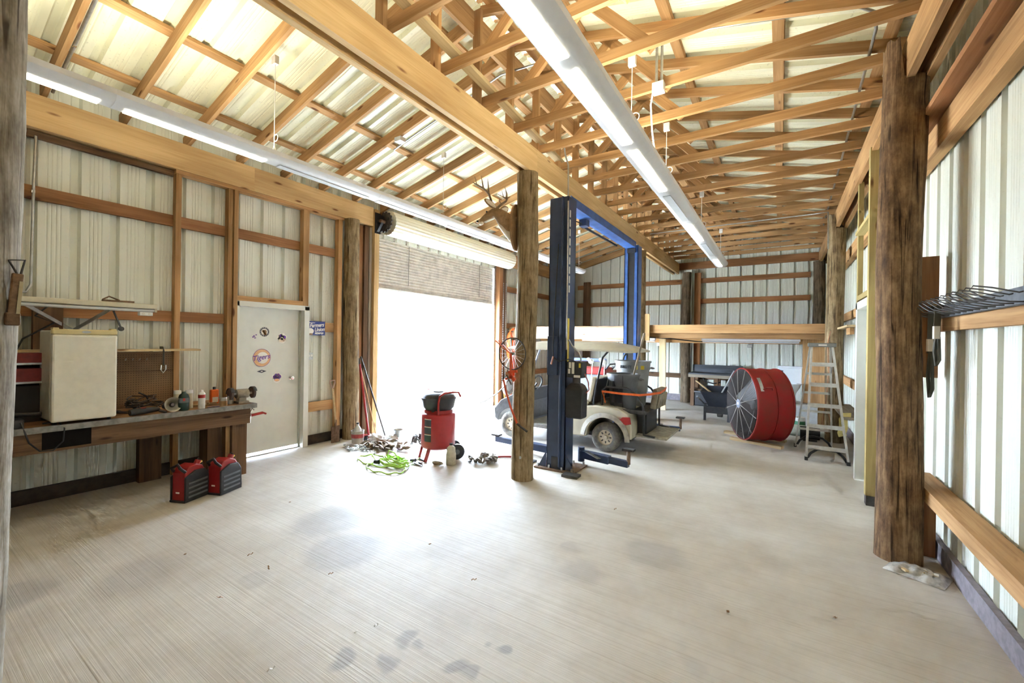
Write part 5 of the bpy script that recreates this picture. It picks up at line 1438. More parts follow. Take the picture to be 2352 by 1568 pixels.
# ================================================================== THINGS ON THE FLOOR BY THE DOORWAY
def wavy(t, rnd, n, p0, p1, amp, lift): 
    pts = []
    p0 = Vector(p0); p1 = Vector(p1); d = (p1 - p0); s = Vector((-d.y, d.x, 0)).normalized()
    ph = rnd.uniform(0, 6)
    for i in range(n + 1):
        u = i / n
        p = p0 + d * u + s * amp * math.sin(u * 9 + ph); p.z = .012 + lift * abs(math.sin(u * 11 + ph))
        pts.append(p)
    return pts
rr = random.Random(31)
def strap_pile(label, x, y, n, spread, col, lift=.07, w=.045, name='strap_pile'):
    t = thing(name, label, 'strap', (x, y, 0))
    for k in range(n):
        a = rr.uniform(0, 6.28); b = a + rr.uniform(1.8, 3.6)
        p0 = (spread[0] * math.cos(a), spread[1] * math.sin(a), 0); p1 = (spread[0] * math.cos(b), spread[1] * math.sin(b), 0)
        MB().strip(wavy(t, rr, 22, p0, p1, .05, lift), w, up=(0, .35, 1), th=.004).build('webbing', col, t, smooth=60)
    for k in range(3):
        MB().box(-.03, .03, -.02, .02, 0, .02, Matrix.Translation((rr.uniform(-1, 1) * spread[0], rr.uniform(-1, 1) * spread[1], .004)) @ Matrix.Rotation(rr.uniform(0, 3), 4, 'Z')).build('buckle', STEEL, t, bevel=.004)
    return t
strap_pile('heap of brown webbing straps beside the log post', -3.40, 4.62, 7, (.22, .20), plain('olive_webbing', (.20, .165, .12), .85, var=.3))
strap_pile('tangled brown leather straps strewn inside the doorway', -5.02, 4.36, 8, (.46, .24), STRAP, .07, .06)
strap_pile('dark webbing and buckles heaped towards the compressor', -4.72, 4.86, 5, (.22, .18), plain('grey_brown_webbing', (.11, .10, .09), .8, var=.3), .12, .05)
t = thing('hammer', 'small red handled hammer lying between the straps and post', 'hammer', (-3.18, 5.0, 0))
MB().cyl((-.16, -.10, .015), (.05, .03, .02), .014, n=10).build('handle', RED, t, smooth=40); MB().cyl((.03, .08, .03), (.09, -.02, .03), .028, n=12).build('head', IRON, t, smooth=40)
t = thing('air_hose', 'lime green air hose coiled loosely on the floor', 'hose', (-4.30, 3.80, 0))
pts = []
def ringpts(cx, cy, rx, ry, a0, a1, n, z): return [(cx + rx * math.cos(a0 + (a1 - a0) * i / n), cy + ry * math.sin(a0 + (a1 - a0) * i / n), z + .01 * math.sin(i * 1.3)) for i in range(n + 1)]
MB().tube(ringpts(-.20, .02, .40, .20, 4.6, 11.2, 40, .016), .009, 8).build('hose_loop', LIME, t, smooth=60)
MB().tube(ringpts(.10, -.16, .30, .17, 2.6, 8.2, 36, .016), .009, 8).build('hose_loop', LIME, t, smooth=60)
co = MB()
for k in range(7): co.tube(ringpts(.06 + rr.uniform(-.03, .03), .02 + rr.uniform(-.02, .02), .25 - .012 * k, .11 - .006 * k, k, k + 5.9, 30, .02 + .013 * k), .009, 6)
co.build('hose_coil', LIME, t, smooth=60)
MB().tube([(.10, .05, .08), (.08, .0, .17), (.02, -.04, .20), (-.03, -.02, .13), (-.02, .0, .05)], .009, 8).build('hose_loop', LIME, t, smooth=60)
MB().tube([(.22, .10, .03), (.16, .35, .02), (.0, .62, .03), (-.10, .85, .02)], .009, 8).build('hose_end', LIME, t, smooth=60)
MB().tube([(-.33, -.02, .06), (-.28, -.06, .10), (-.12, -.10, .02)], .009, 8).build('hose_end', LIME, t, smooth=60)
for x, y in ((-.16, -.10), (.0, .10), (.18, .22)):
    MB().cyl((x - .03, y, .03), (x + .04, y + .02, .035), .022, .03, n=12).build('coupling', BLACK, t, smooth=40)
t = thing('air_gun', 'black air fitting and clips lying by the green hose', 'air fitting', (-4.02, 4.02, 0))
MB().bar((-.06, 0, .018), (.06, .02, .018), .03, .03).build('body', BLACK, t, bevel=.006)
for k in range(6): MB().bar((rr.uniform(-.05, .1), rr.uniform(-.04, .04), .03), (rr.uniform(-.05, .15), rr.uniform(-.05, .05), .012), .012, .01).build('fitting', STEEL if k % 2 else BLACK, t)
t = thing('tie_chain', 'heap of steel chain and hooks near the shovel', 'chain', (-5.30, 4.02, 0))
ch = MB()
for k in range(46):
    a = k * .55; r_ = .10 + .10 * math.sin(k * .31)
    c_ = Vector((.16 * math.cos(a * .6) * (r_ / .1) , .10 * math.sin(a * .6), .012 + .012 * (k % 3)))
    Ml = Matrix.Translation(c_) @ Matrix.Rotation(a, 4, 'Z') @ Matrix.Rotation((k % 2) * 1.2, 4, 'X')
    ch.tube([Ml @ Vector(p) for p in [(.028 * math.cos(q), .015 * math.sin(q), 0) for q in [2 * PI * i / 8 for i in range(8)]]], .005, 4, closed=True)
ch.build('chain_links', STEEL, t, smooth=60)['kind'] = 'stuff'
for k in range(3): MB().tube(arc((.24 + .05 * k, .02 * k), .03, 0, 4.6, 8, 'xy', .02), .007, 5).build('hook', STEEL, t)
MB().add([(-.30, .02, 0), (-.20, .07, .03), (-.16, .0, .04), (-.26, -.05, .0)], [(0, 1, 2, 3)]).build('paper_scrap', PAPERM, t)
t = thing('plastic_bag', 'crumpled clear plastic bag against the doorway edge', 'bag', (-5.42, 4.52, 0))
def crumple(c, rx, ry, rz, seed, n=18, m=12):
    mb = MB(); r0 = random.Random(seed); ph = [r0.uniform(0, 6) for _ in range(6)]
    mb.ell((0, 0, 0), 1, 1, 1, n, m)
    vs = []
    for v in mb.v:
        x, y, z = v
        f_ = 1 + .16 * math.sin(5 * x + ph[0] + 3 * z) + .13 * math.sin(7 * y + ph[1] + 4 * x) + .10 * math.sin(9 * z + ph[2] + 6 * y)
        vs.append((c[0] + rx * x * f_, c[1] + ry * y * f_, max(.0, c[2] + rz * z * f_)))
    mb.v = vs; return mb
crumple((0, 0, .05), .17, .10, .075, 2).build('film', GLASSM, t, smooth=70); crumple((.10, .22, .04), .12, .09, .06, 5).build('film', GLASSM, t, smooth=70)
t = thing('metal_funnel', 'upturned metal funnel cone standing in the doorway light', 'funnel', (-5.25, 4.80, 0))
MB().lathe([(.02, 0), (.018, .035), (.085, .17), (.088, .175), (.083, .17), (.014, .04)], 26, caps=False).build('cone', STEEL, t, smooth=40); MB().lathe([(0, 0), (.035, 0), (.035, .01), (0, .012)], 16).build('foot', STEEL, t)
t = thing('paint_bucket', 'dirty white bucket with red label holding a bottle', 'bucket', (-5.62, 4.30, 0))
MB().lathe([(0, 0), (.085, 0), (.098, .19), (.102, .19), (.102, .20), (.09, .20), (.08, .02), (0, .015)], 26).build('pail', plain('dirty_pail', (.52, .49, .44), .6, var=.25), t, smooth=40)
MB().lathe([(.0945, .09), (.0975, .15)], 26).build('label', plain('pink_red_label', (.52, .10, .10), .6, var=.3), t, smooth=40)
MB().lathe([(0, .08), (.05, .08), (.055, .22), (.03, .26), (.02, .27), (.02, .30), (0, .30)], 18).build('bottle', plain('grey_bottle', (.55, .54, .52), .5), t, smooth=40); MB().cyl((0, 0, .30), (0, 0, .318), .022, n=12).build('bottle_cap', BLACK, t, smooth=40)
t = thing('dust_pan', 'black dustpan with red edge on the floor by the bucket', 'dustpan', (-5.72, 4.43, 0))
MB().box(-.06, .06, -.10, .10, 0, .07).build('pan', BLACK, t, bevel=.01); MB().box(-.062, .062, -.102, .102, .07, .085).build('edge', RED, t)
# tools leaning in the corner
t = thing('shovel', 'rusty square shovel with D handle leaning on the stud', 'shovel', (-5.93, 4.12, 0))
MB().cyl((.0, 0, .30), (-.03, -.04, .86), .017, n=10).build('shaft', PALEW, t, smooth=40); MB().cyl((.005, .0, .14), (0, 0, .36), .02, .016, n=10).build('socket', RUST, t, smooth=40)
bl_ = MB(); bl_.box(-.008, .004, -.075, .075, 0.0, .26); bl_.build('blade', RUST, t, bevel=.003)
MB().tube([(-.03, -.04, .84), (-.035, -.085, .94), (-.035, -.085, .98), (-.035, 0, .98), (-.035, .0, .94), (-.03, -.04, .84)], .011, 8).build('grip', plain('worn_handle', (.5, .36, .28), .6), t, smooth=50)
t = thing('long_bar', 'red painted long bar leaning by the log post', 'bar', (-5.72, 4.60, 0)); MB().cyl((0, 0, 0), (-.24, -.02, 1.22), .019, n=10).build('shaft', RED, t, smooth=40); MB().cyl((-.24, -.02, 1.22), (-.255, -.02, 1.32), .016, n=8).build('tip', IRON, t)
t = thing('pry_bar', 'grey steel digging bar leaning in the doorway corner', 'bar', (-5.68, 4.90, 0)); MB().cyl((0, 0, 0), (-.28, -.30, 1.35), .014, n=8).build('shaft', IRON, t, smooth=40)
t = thing('broom', 'thin pale broom stick leaning next to the red bar', 'broom', (-5.70, 4.72, 0)); MB().cyl((0, 0, 0.06), (-.25, -.12, 1.15), .009, n=8).build('stick', PALEW, t, smooth=40); MB().box(-.03, .03, -.06, .06, 0, .07).build('brush_head', TAN, t)

# sign, outlet
SG = thing('metal_sign', 'blue tin sign reading Farmers Union Member by the door', 'sign', (XL + .10, 3.845, 1.80))
Ms_ = Matrix(((0, 0, 1, 0), (1, 0, 0, 0), (0, 1, 0, 0), (0, 0, 0, 1)))
MB().box(0, .006, -.148, .148, -.108, .108).build('plate', NAVY, SG)
disc(MB(), -.092, -.045, .052, .045, 0, .001, 24, M=Matrix.Translation((.0065, 0, 0)) @ Ms_).build('cotton_boll', STWHITE, SG)
disc(MB(), -.092, -.092, .04, .014, .001, .0016, 14, M=Matrix.Translation((.0065, 0, 0)) @ Ms_).build('boll_base', TAN, SG)
MB().box(.0065, .0075, -.125, -.02, .078, .086).build('letter_stroke', STWHITE, SG)
text('Farmers', SG, Matrix.Translation((.008, .006, .045)) @ Ms_ @ Matrix.Rotation(R(6), 4, 'Z'), .083, STWHITE, shear=.35, sx=.86, bold=.002)
text('Union', SG, Matrix.Translation((.008, .052, -.020)) @ Ms_ @ Matrix.Rotation(R(6), 4, 'Z'), .080, STWHITE, shear=.35, sx=.86, bold=.002)
text('MEMBER', SG, Matrix.Translation((.008, .050, -.078)) @ Ms_, .040, STWHITE, shear=.1, bold=.0015)
t = thing('outlet_box', 'steel double outlet box on the stud right of the steel door', 'outlet', (XL + .10, 3.755, 1.37))
MB().box(-.03, .0, -.05, .05, -.055, .055).build('plate', STEEL, t, bevel=.01)
for y in (-.022, .022): MB().cyl((0, y, .01), (.003, y, .01), .018, n=14).build('socket', PAPERM, t, smooth=40)
MB().tube([(-.02, -.055, .04), (-.02, -.06, .2), (-.02, -.07, .28)], .006, 6).build('cable', WHITE, t)

# ================================================================== DEER HEAD ON THE LOG POST
DE = thing('deer_head', 'mounted deer head with antlers on the tan log post', 'deer head', (-2.715, 4.32, 3.02))
pl = MB(); n = 26
for x in (-.03, .0):
    for j in range(n):
        a = 2 * PI * j / n
        pl.v.append((x, .125 * math.cos(a), .02 + .27 * math.sin(a) * (1 if math.sin(a) > 0 else 1.12 - .12 * abs(math.cos(a)))))
for j in range(n): pl.f.append((j, (j + 1) % n, n + (j + 1) % n, n + j))
pl.f += [tuple(range(n)), tuple(n + j for j in reversed(range(n)))]
pl.build('plaque', TAN, DE, bevel=.006)
def skin_body(name, pts, edges, rad, mat, parent, sub=2):
    me = bpy.data.meshes.new(name); me.from_pydata(pts, edges, []); o = bpy.data.objects.new(name, me); COL.objects.link(o); o.parent = parent
    md = o.modifiers.new('skin', 'SKIN'); md.use_smooth_shade = True
    for i, r_ in enumerate(rad): me.skin_vertices[0].data[i].radius = r_ if isinstance(r_, tuple) else (r_, r_)
    me.skin_vertices[0].data[0].use_root = True
    o.modifiers.new('sub', 'SUBSURF').levels = sub; o.modifiers['sub'].render_levels = sub
    me.materials.append(mat); return o
npts = [(-.01, 0, .0), (-.08, 0, .04), (-.17, -.02, .12), (-.25, -.04, .20), (-.31, -.07, .215), (-.37, -.11, .165), (-.42, -.15, .115), (-.445, -.17, .095)]
skin_body('head_and_neck', npts, [(i, i + 1) for i in range(7)], [(.10, .15), (.095, .13), (.082, .105), (.075, .082), (.066, .07), (.045, .048), (.034, .034), (.026, .026)], FUR, DE)
bb = MB(); bb.tube([(-.05, -.01, -.13), (-.10, -.02, -.06), (-.18, -.035, .03), (-.25, -.05, .115)], [.05, .055, .045, .02], 10); bb.build('pale_throat', FURW, DE, smooth=60)  # white fur colour also carries the rim light under the neck
mz = MB(); mz.ell((-.425, -.155, .078), .035, .026, .022, 12, 8); mz.build('white_chin', FURW, DE, smooth=60)
ns = MB(); ns.ell((-.462, -.182, .10), .014, .020, .014, 10, 8); ns.build('nose', BLACK, DE, smooth=60)
for s in (-1, 1):
    ey = MB(); ey.ell((-.335 - .02 * s, -.085 - .055 * s, .215), .012, .012, .012, 10, 8); ey.build('eye', BLACK, DE, smooth=60)
    base = Vector((-.255 + .02 * s, -.04 - s * .062, .25))
    er = MB(); d_ = Vector((-.02 - .05 * s, -s * .15, .075)); M_, L_ = frame(base, base + d_, (1, 0, 0))
    er.ell((L_ * .5, 0, 0), L_ * .55, .045, .016, 12, 8, M_); er.build('ear', FUR, DE, smooth=60)
    er = MB(); er.ell((L_ * .5, 0, .008), L_ * .45, .032, .012, 12, 8, M_); er.build('ear_lining', FURW, DE, smooth=60)
    b_ = Vector((-.30 + .015 * s, -.06 - s * .035, .275))
    o_ = lambda a, b2, c: b_ + Vector((a - .03 * s, -s * b2, c))
    an = MB()
    main = [o_(0, 0, 0), o_(.03, .05, .06), (o_(.05, .13, .12)), o_(.02, .20, .17), o_(-.06, .23, .22), o_(-.14, .21, .27)]
    an.tube(main, [.018, .016, .014, .012, .009, .003], 8)
    an.tube([main[1], main[1] + Vector((-.03, 0, .05)), main[1] + Vector((-.035, .01, .09))], [.011, .007, .002], 6)
    an.tube([main[2], main[2] + Vector((.0, -.01 * s, .09)), main[2] + Vector((-.02, 0, .19))], [.012, .009, .002], 6)
    an.tube([main[3], main[3] + Vector((-.01, -.01 * s, .08)), main[3] + Vector((-.04, 0, .16))], [.011, .008, .002], 6)
    an.tube([main[4], main[4] + Vector((-.01, 0, .05)), main[4] + Vector((-.03, 0, .10))], [.008, .005, .002], 6)
    an.build('antler', ANTLER, DE, smooth=60)

# ================================================================== WHEEL HOE ON THE LOG POST
HO = thing('wheel_hoe', 'old orange wheel hoe hung on the tan log post', 'wheel hoe', (-2.66, 4.17, 1.50))
w_ = MB(); Rw = .185
w_.tube([(Rw * math.cos(2 * PI * i / 44), .0, Rw * math.sin(2 * PI * i / 44)) for i in range(44)], .0075, 6, closed=True); w_.build('wheel_rim', IRON, HO, smooth=60)
for k in range(18):
    a = 2 * PI * k / 18; MB().tube([(.012 * math.cos(a), 0, .012 * math.sin(a)), (Rw * math.cos(a), 0, Rw * math.sin(a))], .0018, 4).build('spoke', STEEL, HO)
MB().cyl((0, -.03, 0), (0, .03, 0), .018, n=12).build('hub', RUST, HO, smooth=40)
for y in (-.03, .03): 
    MB().bar((-.22, y, .15), (0, y, 0), .005, .028, up=(0, 1, 0)).build('fork', ORANGEP, HO); 
    MB().bar((0, y, 0), (.005, y, -.26), .028, .005, up=(0, 1, 0)).build('fork', ORANGEP, HO)
MB().bar((-.02, -.04, -.215), (.10, -.045, -.20), .02, .03).build('crossbar', ORANGEP, HO)
MB().bar((.03, -.03, -.27), (-.07, -.03, -.30), .02, .025).build('frame_plate', ORANGEP, HO); MB().bar((.0, -.03, -.25), (.06, -.03, -.31), .02, .04).build('frame_plate', ORANGEP, HO)
MB().tube([(-.09, -.04, -.31), (-.04, -.05, -.46), (.03, -.06, -.62), (.12, -.06, -.80)], .012, 8).build('handle', ORANGEP, HO, smooth=50)
MB().tube([(.12, -.06, -.80), (.18, -.05, -.84), (.235, -.02, -.885)], .013, 8).build('hand_grip', IRON, HO, smooth=50)
MB().tube([(-.05, -.03, -.36), (-.18, -.04, -.48), (-.34, -.05, -.58), (-.42, -.05, -.61)], .007, 6).build('tine_rod', STEEL, HO, smooth=50)
MB().tube([(-.05, -.035, -.25), (-.02, -.04, -.29), (.02, -.04, -.36)], .008, 6).build('brake_lever', IRON, HO)
MB().box(.0, .03, -.03, .03, .16, .19).build('hanger', RUST, HO)
tag(MB().cyl((0, 0, 0), (0, -.006, 0), .018, n=14).build('bolt_washer', STEEL, None), 'round steel washer low on the tan log post', 'washer').location = (-2.555, 4.216, .285)
# strap tool on the near post
t = thing('hand_saw', 'brown framed tool hanging by a cord on the silvery log post', 'hand tool', (-2.48, .325, 1.68))
MB().bar((.0, .0, .03), (.0, .012, .20), .03, .02, up=(1, 0, 0)).build('handle', DARKW, t, bevel=.004); MB().bar((.012, .012, .045), (.012, .02, .17), .010, .006, up=(1, 0, 0)).build('blade', plain('dull_brass', (.42, .34, .2), .5, metal=.4), t)
MB().bar((.0, 0, .0), (.0, .0, .05), .04, .024, up=(1, 0, 0)).build('grip', DARKW, t, bevel=.005); MB().tube([(0, .01, .20), (-.01, -.01, .25), (0, .03, .255), (.0, .02, .20)], .004, 6).build('cord', IRON, t)

# ================================================================== HOSE, WHEEL AND SACKS RIGHT OF THE DOORWAY
t = thing('garden_hose', 'orange hose coiled on the wall beside the doorway chain', 'hose', (-6.0, 9.2, 1.1))
hc = MB()
for k in range(6):
    rx, rz = .13 + .012 * k, .36 + .02 * k
    hc.tube([(.05 + .014 * k + .01 * math.sin(i), rx * math.cos(2 * PI * i / 30) + .01 * k, .42 + rz * math.sin(2 * PI * i / 30)) for i in range(30)], .013, 6, closed=True)
hc.build('hose_coil', ORANGE, t, smooth=60)
MB().tube([(.07, .12, .2), (.08, .12, -.4), (.08, .08, -.8), (.09, -.08, -.98), (.09, -.25, -.93), (.09, -.33, -.7)], .014, 8).build('hose_tail', ORANGE, t, smooth=60)
MB().bar((0, 0, .78), (.14, 0, .80), .03, .03).build('hose_hook', IRON, t)
t = thing('steel_wheel', 'grey car wheel leaning on the wall under the orange hose', 'wheel', (-5.86, 9.02, .0))
Mw = Matrix.Translation((0, 0, .50)) @ Matrix.Rotation(R(90), 4, 'Y') 
MB().lathe([(.14, -.05), (.20, -.06), (.235, -.03), (.235, .03), (.20, .06), (.14, .05), (.14, -.05)], 30, Mw).build('tyre', RUBBER, t, smooth=50); MB().lathe([(0, -.02), (.14, -.045), (.145, .04), (.08, .03), (.04, .05), (0, .05)], 24, Mw).build('rim', STEEL, t, smooth=40)
MB().bar((-.05, 0, 0), (-.05, 0, .28), .10, .10).build('stand', DARKW, t)
t = thing('feed_sacks', 'red and white paper sacks slumped beside the doorway', 'sack', (-5.78, 9.45, 0))
crumple((0, 0, .08), .20, .26, .13, 9).build('paper', PAPERM, t, smooth=70); crumple((.05, -.22, .06), .14, .12, .10, 11).build('red_print', plain('sack_red', (.5, .07, .06), .7, dirt=(.75, .72, .68), scale=9), t, smooth=70); crumple((.10, .20, .05), .14, .14, .08, 13).build('blue_print', plain('sack_blue', (.10, .18, .5), .7, dirt=(.75, .74, .72), scale=9), t, smooth=70)

# ================================================================== RIGHT WALL RACK
RK = thing('wire_rack', 'grey steel rail with looped wire hooks on the wall girt', 'tool rack', (.985, 3.9, 1.93))
MB().box(.02, .045, -.98, .78, -.055, .03).build('rail', plain('blue_grey_rail', (.20, .22, .25), .45, metal=.4, var=.3), RK)
MB().box(.0, .045, -1.0, -.96, -.05, .045).build('end_block', RUST, RK)
for k in range(16):
    y = .80 - k * .108 
    MB().tube([(.04, y, -.05), (-.02, y + .03, -.045), (-.09, y + .10, -.02), (-.13, y + .16, .03), (-.115, y + .16, .055), (-.06, y + .10, .035), (.01, y + .03, .0), (.04, y, .01)], .004, 6).build('wire_loop', IRON, RK, smooth=60)
MB().tube([(.02, -.9, -.06), (.015, .75, -.06)], .005, 6).build('long_wire', IRON, RK)
def belt(label, y, z1, z0, pad):
    t = thing('ratchet_belt', label, 'strap', (.935, y, z1))
    L = z1 - z0
    MB().strip([(.02, 0, .02), (0, 0, .0), (-.003, .0, -.12), (-.003, .005, -L * .5)], .036, up=(0, 1, 0), th=.006).build('webbing', plain('olive_black', (.055, .05, .035), .8), t)
    MB().tube([(-.003, .005, -L * .48), (-.012, .015, -L * .75), (-.003, .01, -L), (.008, -.012, -L * .9), (.004, -.006, -L * .5)], .011, 6).build('hanging_loop', plain('olive_black', (.055, .05, .035), .8), t, smooth=60)
    MB().box(-.022, .008, -.02, .025, -pad - .09, -pad).build('ridged_pad', plain('bone_ribbed', (.55, .51, .42), .7), t)
    return t
belt('dark strap with pale pad hanging from the rack nearer the log', 4.27, 1.93, 1.28, .22)
belt('shorter dark strap with pale pad on the rack away from the log', 4.12, 1.93, 1.52, .13)
t = thing('plastic_bag', 'flat clear plastic bag of scraps at the dark log foot', 'bag', (.86, 4.17, 0))
fm = MB(); nx, ny = 12, 8; r0 = random.Random(3)
for i in range(nx + 1):
    for j in range(ny + 1):
        u, v = i / nx - .5, j / ny - .5
        e = 1 - max(abs(2 * u), abs(2 * v)) ** 4
        fm.v.append((u * .30 + v * .10, -u * .14 + v * .22, .004 + e * (.014 + .034 * r0.random())))
for i in range(nx):
    for j in range(ny): fm.f.append((i * (ny + 1) + j, (i + 1) * (ny + 1) + j, (i + 1) * (ny + 1) + j + 1, i * (ny + 1) + j + 1))
fm.build('film', GLASSM, t, smooth=70); 
for k in range(6): MB().box(-.02, .02, -.012, .012, 0, .012, Matrix.Translation((r0.uniform(-.08, .1), r0.uniform(-.06, .06), .028)) @ Matrix.Rotation(r0.uniform(0, 3), 4, 'Z')).build('scrap', PALEW if k % 2 else PAPERM, t)
o = board('corner_shelf', None, (.88, 7.75, 1.945), (.88, 9.0, 1.945), .14, .03, PALEW); tag(o, 'short wooden shelf on the wall beyond the white side door', 'shelf')
board('shelf_bracket', o, (0.1, 0, -.07), (.5, 0, -.07), .05, .10, PINE)
o = board('wall_bench', None, (.90, 7.6, .62), (.90, 9.3, .62), .26, .04, GREYW); tag(o, 'low rough shelf on the wall behind the stepladder', 'shelf')
t = thing('yellow_rag', 'yellow rag hanging off the low shelf by the ladder', 'rag', (.80, 7.62, .60))
MB().strip([(.06, .02, .05), (-.01, 0, .05), (-.03, 0, .0), (-.025, .0, -.12), (-.045, .01, -.20), (-.03, 0, -.24)], .10, up=(0, 1, 0), th=.01).build('cloth', FOAM, t, smooth=60)
o = board('leaning_sheet', None, (1.0, 8.2, .66), (1.02, 8.2, 1.50), .45, .012, WHITE, up=(1, 0, 0)); tag(o, 'white panel leaning on the low wall shelf', 'panel')
t = thing('hanging_wire', 'orange brown cord looped on the mottled log post', 'cord', (.70, 8.98, .9)); MB().tube([(.02, 0, 1.0), (-.02, -.02, .8), (.0, -.02, .3), (-.03, -.02, -.2), (-.08, -.03, -.6), (-.02, -.04, -.75), (.05, -.03, -.6), (.0, -.02, -.4)], .007, 6).build('cord', plain('rust_cord', (.36, .14, .06), .6), t, smooth=60)

# ================================================================== UNDER THE LOFT
WBR = thing('wheelbarrow', 'black plastic wheelbarrow full of hand tools', 'wheelbarrow', (-1.13, 10.15, 0))
tub = MB()
lay = ((.30, .17, .16, -.02), (.62, .31, .36, .0), (.64, .33, .39, 0))
for (z, sx, sy, oy) in lay:
    for (a, b) in ((-1, -1), (1, -1), (1, 1), (-1, 1)): tub.v.append((a * sx, oy + b * sy * (1.25 if b > 0 else 1), z + (.06 if b > 0 and z > .5 else 0)))
for (z, sx, sy, oy) in ((.63, .30, .36, 0), (.32, .15, .14, -.02)):
    for (a, b) in ((-1, -1), (1, -1), (1, 1), (-1, 1)): tub.v.append((a * sx, oy + b * sy * (1.25 if b > 0 else 1), z + (.06 if b > 0 and z > .5 else 0)))
for i in range(4):
    for j in range(4): tub.f.append((i * 4 + j, i * 4 + (j + 1) % 4, i * 4 + 4 + (j + 1) % 4, i * 4 + 4 + j))
tub.f += [(3, 2, 1, 0), (16, 17, 18, 19)]
tub.build('tray', plain('black_blue_poly', (.035, .04, .055), .45, var=.2), WBR, bevel=.02)
MB().cyl((-.05, .42, .2), (.05, .42, .2), .20, n=24).build('wheel', RUBBER, WBR, smooth=45)
for s in (-1, 1):
    MB().tube([(s * .30, -.62, .52), (s * .26, -.2, .36), (s * .14, .3, .26), (s * .07, .45, .2)], .016, 8).build('handle_bar', IRON, WBR, smooth=50)
    MB().cyl((s * .315, -.72, .56), (s * .30, -.60, .515), .02, n=10).build('grip', GREYP, WBR, smooth=40)
    MB().bar((s * .24, -.16, .34), (s * .23, -.22, .0), .05, .05).build('leg', BLACK, WBR)
MB().box(-.25, .25, -.21, -.18, .16, .29).build('cross_panel', BLACK, WBR)
for lab, p0, p1, m, r_ in (('pale wooden handle poking out of the wheelbarrow side', (.10, -.05, .40), (-.44, -.1, .84), PALEW, .018), ('grey tool handle leaning in the wheelbarrow by the fan', (-.02, .0, .40), (.30, .05, 1.08), STEEL, .016), ('dark tool handle beside the grey one in the wheelbarrow', (.05, .05, .40), (.42, .10, 1.12), IRON, .016)):
    t = thing('garden_tool', lab, 'garden tool', (-1.13, 10.15, 0)); MB().cyl(p0, p1, r_, n=8).build('shaft', m, t, smooth=40)
t = thing('work_table', 'rough blue grey work table against the back wall', 'table', (-1.45, 12.40, 0))
DG = wood('blue_grey_board', (.11, .12, .135), (.065, .07, .08), (.03, .03, .03))
for y in (-.25, 0, .25): board('table_plank', t, (-.62, y, .85), (.62, y, .85), .24, .045, DG)
board('front_rail', t, (-.62, -.36, .80), (.62, -.36, .80), .04, .08, GREYW)
for x in (-.52, .05, .56):
    for y in (-.30, .30): board('leg', t, (x, y, 0), (x, y, .83), .09, .09, DARKW, up=(1, 0, 0))
board('lower_shelf', t, (-.6, 0, .42), (.6, 0, .42), .5, .03, DARKW)
board('back_board', t, (-.62, .36, .97), (.62, .36, .97), .03, .20, DG)
MB().tube([(-.3, -.3, .83), (-.2, -.36, .66), (0, -.36, .62), (.15, -.3, .66)], .018, 6).build('hanging_hose', BLACK, t, smooth=60)
t = thing('storage_tote', 'black tote stored under the blue grey work table', 'tote', (-1.60, 12.30, 0)); MB().box(-.32, .32, -.22, .22, 0, .36).build('tub', BLACK, t, bevel=.03); MB().box(-.34, .34, -.24, .24, .36, .395).build('lid', GREYC, t, bevel=.01)
t = thing('storage_box', 'white crate platform carrying the toilet', 'crate', (.30, 10.75, 0)); MB().box(-.45, .35, -.30, .30, 0, .40).build('crate', plain('pale_crate', (.55, .58, .60), .5, var=.1), t, bevel=.01); MB().box(-.46, .36, -.31, .31, .40, .44).build('lid', plain('pale_crate_lid', (.5, .5, .47), .5), t)
t = thing('toilet', 'white toilet stored on the crate beside the drum fan', 'toilet', (.18, 10.70, .44))
MB().lathe([(0, 0), (.11, 0), (.12, .03), (.10, .12), (.11, .20), (.17, .30), (.19, .36), (.20, .38), (.17, .38), (.14, .34), (0, .26)], 24).build('bowl', PORC, t, smooth=50)
MB().lathe([(.13, .38), (.20, .38), (.205, .40), (.13, .40), (.13, .38)], 24).build('seat', PORC, t, smooth=40)
MB().box(-.22, .22, .12, .32, .36, .72).build('tank', PORC, t, bevel=.02); MB().box(-.23, .23, .11, .33, .72, .755).build('tank_lid', PORC, t, bevel=.008)
MB().bar((-.20, .11, .66), (-.12, .10, .65), .015, .02).build('flush_lever', BLACK, t)
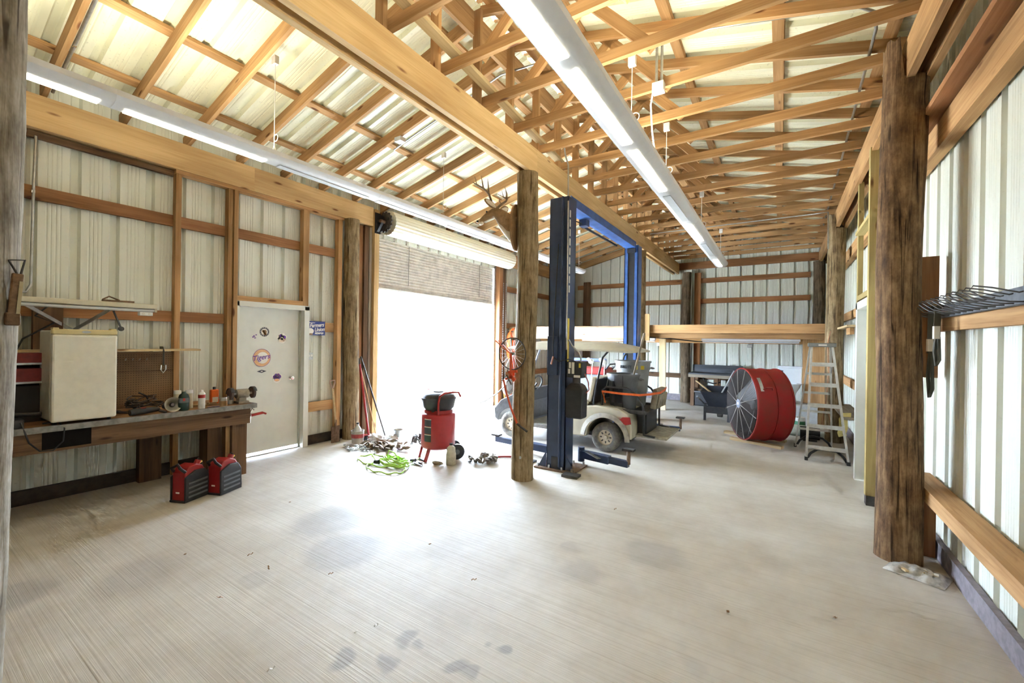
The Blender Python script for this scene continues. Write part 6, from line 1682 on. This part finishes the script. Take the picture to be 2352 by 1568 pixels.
for i, (lab, y, z, r_) in enumerate((('thick pale green pipe lying nearest the ladder', 9.30, .09, .09), ('pale green pipe lying behind the nearest pipe', 9.55, .08, .08))):
    o = MB().cyl((0, 0, 0), (.80, 0, 0), r_, n=22).build('drain_pipe', PVC, None, smooth=40); o.location = (-.10, y, z); tag(o, lab, 'pipe')
t = thing('paint_can', 'small white can behind the pale green pipes', 'can', (.33, 9.80, 0)); MB().lathe([(0, 0), (.09, 0), (.09, .26), (.095, .27), (.085, .27), (0, .25)], 22).build('tin', WHITE, t, smooth=40); MB().lathe([(.0915, .05), (.0915, .20)], 22).build('label', plain('green_label', (.06, .25, .13), .5), t, smooth=40)
t = thing('green_bottle', 'dark green bottle behind the pale green pipes', 'bottle', (.02, 9.85, 0)); MB().lathe([(0, 0), (.07, 0), (.07, .22), (.03, .28), (.03, .33), (0, .33)], 18).build('body', plain('bottle_green', (.02, .16, .08), .35), t, smooth=40); MB().cyl((0, 0, .33), (0, 0, .35), .035, n=12).build('cap', BLACK, t)
t = thing('small_motor', 'black bench motor on the floor under the ladder', 'motor', (.45, 8.95, 0)); MB().cyl((-.14, 0, .13), (.14, 0, .13), .11, n=20).build('body', BLACK, t, smooth=40); MB().box(-.10, .10, -.09, .09, 0, .04).build('base', IRON, t)

# scraps on the slab
rr = random.Random(77)
for i, (x, y) in enumerate(((-3.35, 1.62), (-3.05, 1.60), (-2.62, 1.80), (-1.98, 1.52), (-1.93, 1.62), (-2.35, 2.5), (-4.1, 2.35), (-2.1, 1.12), (-1.35, 4.05), (-2.95, 1.25), (.30, 3.2), (-.25, 2.9), (-3.75, 1.35), (-1.75, 2.3))):
    m_ = MB(); L_ = rr.uniform(.010, .020)
    m_.strip([(-L_, 0, .004), (-L_ * .3, .004, .012), (L_ * .4, -.003, .008), (L_, 0, .016)], rr.uniform(.008, .014), th=.0015)
    o = m_.build('leaf_scrap', PAPERM if i in (3, 4, 7) else TAN, None); o.location = (x, y, .002); o.rotation_euler = (0, 0, rr.uniform(0, 6))
    if i in (3, 4, 7): tag(o, 'tiny curled white paper scrap on the open concrete', 'scrap', 'white scraps on the slab')
    else: tag(o, 'tiny dry brown leaf scrap on the open concrete', 'scrap', 'brown leaf scraps on the slab')
